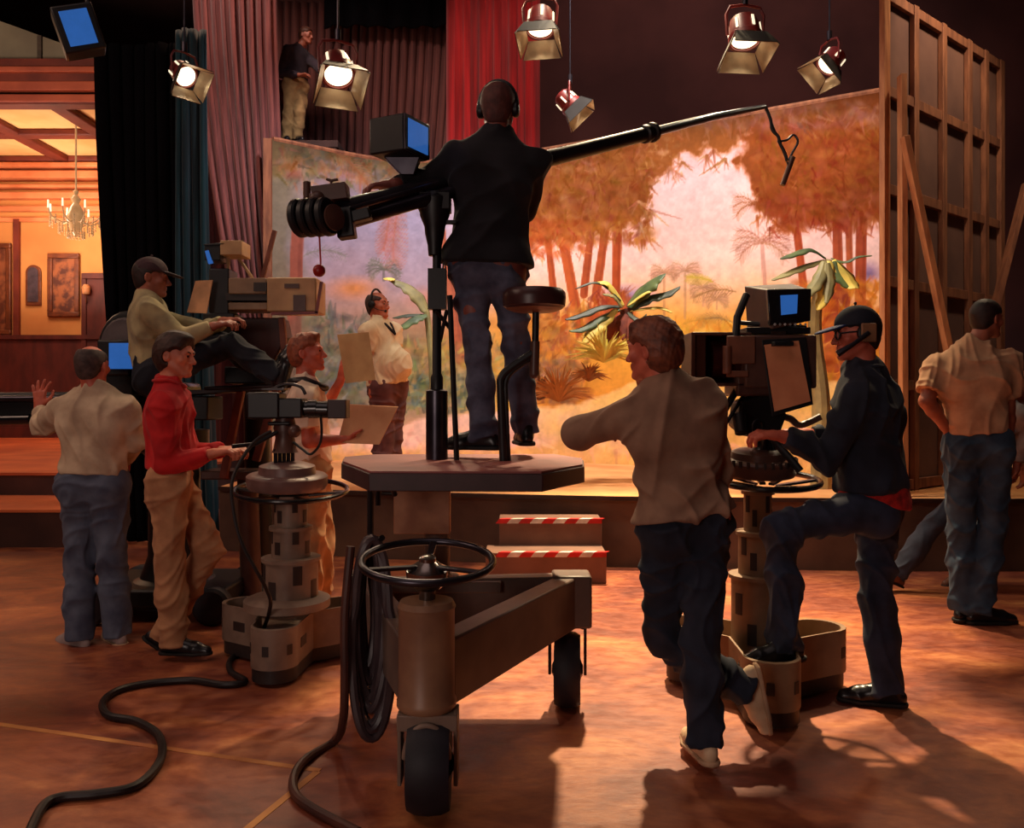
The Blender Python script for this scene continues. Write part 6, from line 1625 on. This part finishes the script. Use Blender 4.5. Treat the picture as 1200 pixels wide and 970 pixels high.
# ------------------------------------------------------------------ light
def spot(name, loc, target, power, size=60, blend=0.5, col=(1, .8, .55), rad=0.15):
    l = bpy.data.lights.new(name, 'SPOT'); l.energy = power; l.spot_size = R(size); l.spot_blend = blend; l.color = col; l.shadow_soft_size = rad
    o = bpy.data.objects.new(name, l); COL.objects.link(o); o.location = loc
    o.rotation_euler = (V(target) - V(loc)).to_track_quat('-Z', 'Y').to_euler(); return o
def area(name, loc, target, power, size, col=(1, .8, .55)):
    l = bpy.data.lights.new(name, 'AREA'); l.energy = power; l.size = size; l.color = col
    o = bpy.data.objects.new(name, l); COL.objects.link(o); o.location = loc
    o.rotation_euler = (V(target) - V(loc)).to_track_quat('-Z', 'Y').to_euler(); return o
WARM = (1.0, 0.72, 0.42)
# set lights washing the backdrop
spot('set_wash_light', (1.0, 7.2, 6.6), (2.0, 10.5, 2.2), 1250, 95, 0.8, (1, .88, .82))
spot('set_wash_light', (-1.2, 7.6, 6.4), (-1.9, 11.5, 2.2), 860, 90, 0.8, (1, .92, .96))
spot('set_wash_light', (4.4, 6.9, 6.2), (3.6, 9.8, 2.0), 300, 80, 0.8, (1, .74, .5))
# strong back light over the set towards the crew
spot('back_light', (1.2, 8.3, 6.9), (0.9, 5.3, 0.0), 7000, 40, 0.9, (1.0, .76, .45), 0.12)
spot('back_light', (-1.0, 8.6, 6.0), (0.0, 4.2, 1.6), 420, 42, 0.7, (1.0, .74, .45), 0.12)
spot('set_wash_light', (0.6, 6.4, 6.4), (1.4, 8.4, 0.6), 520, 70, 0.8, (1, .82, .6))
spot('back_light', (-3.0, 8.6, 6.6), (-2.2, 5.2, 0.0), 170, 54, 0.7, (1.0, 0.56, 0.36), 0.15)
spot('back_light', (-0.6, 7.9, 5.6), (-2.1, 5.0, 1.6), 330, 44, 0.7, (1.0, .70, .42), 0.12)
spot('back_light', (4.2, 7.6, 5.6), (2.2, 4.6, 1.5), 230, 42, 0.7, (1.0, .72, .45), 0.12)
# dim fill added for the hall and the crew's backs, no visible source
area('fill_light', (-1.5, 1.0, 8.5), (0, 6, 0), 60, 5, (1.0, 0.74, 0.68))
area('fill_light', (-6.0, 3.0, 6.0), (-1.5, 6.0, 1.0), 90, 2.5, (1.0, 0.66, 0.5))
area('fill_light', (-2.4, -2.2, 1.9), (0.0, 4.5, 1.1), 56, 1.6, (1.0, 0.78, 0.68))
# fill added to brighten the ballroom set and its canvas, sources unseen
area('ballroom_fill', (-9.0, 15.6, 5.6), (-9.0, 18, 2.5), 80, 1.2, (1.0, 0.68, 0.48))
area('ballroom_fill', (-9.0, 15.8, 3.8), (-9.0, 16.6, 6.4), 125, 1.5, (1.0, 0.74, 0.56))
area('ballroom_fill', (-7.5, 10.5, 4.8), (-7.5, 9.5, 0.6), 60, 1.5, (1.0, 0.6, 0.35))
area('ballroom_fill', (-8.0, 10.8, 5.4), (-9.2, 14.2, 7.1), 85, 1.0, (1.0, 0.84, 0.66))
# added fill on the far curtains, the catwalk man and partition wall
spot('far_fill_light', (-0.8, 9.5, 8.6), (-0.2, 12.9, 5.5), 300, 60, 0.8, (1, .7, .6), 0.3)
spot('far_fill_light', (-3.6, 8.8, 8.6), (-2.9, 12.0, 5.6), 560, 70, 0.8, (1, .7, .6), 0.3)
spot('far_fill_light', (3.5, 8.5, 9.3), (3.5, 15, 6.0), 560, 100, 0.9, (1, .72, .62), 0.4)
w = bpy.data.worlds.new('world'); bpy.context.scene.world = w; w.use_nodes = True
w.node_tree.nodes['Background'].inputs[0].default_value = (1.0, 0.75, 0.7, 1); w.node_tree.nodes['Background'].inputs[1].default_value = 0.02
# ------------------------------------------------------------------ camera
cd = bpy.data.cameras.new('camera'); cam = bpy.data.objects.new('camera', cd); COL.objects.link(cam)
cam.location = (0, 0, CAMH); cam.rotation_euler = (R(90), 0, 0)
cd.sensor_width = 36; cd.lens = 30; cd.shift_y = -18 / 1200
cd.clip_start = 0.05; cd.clip_end = 100
sc = bpy.context.scene; sc.camera = cam
sc.view_settings.view_transform = 'Standard'; sc.view_settings.look = 'None'; sc.view_settings.gamma = 1; sc.view_settings.exposure = 0.0
sc.view_settings.use_curve_mapping = False
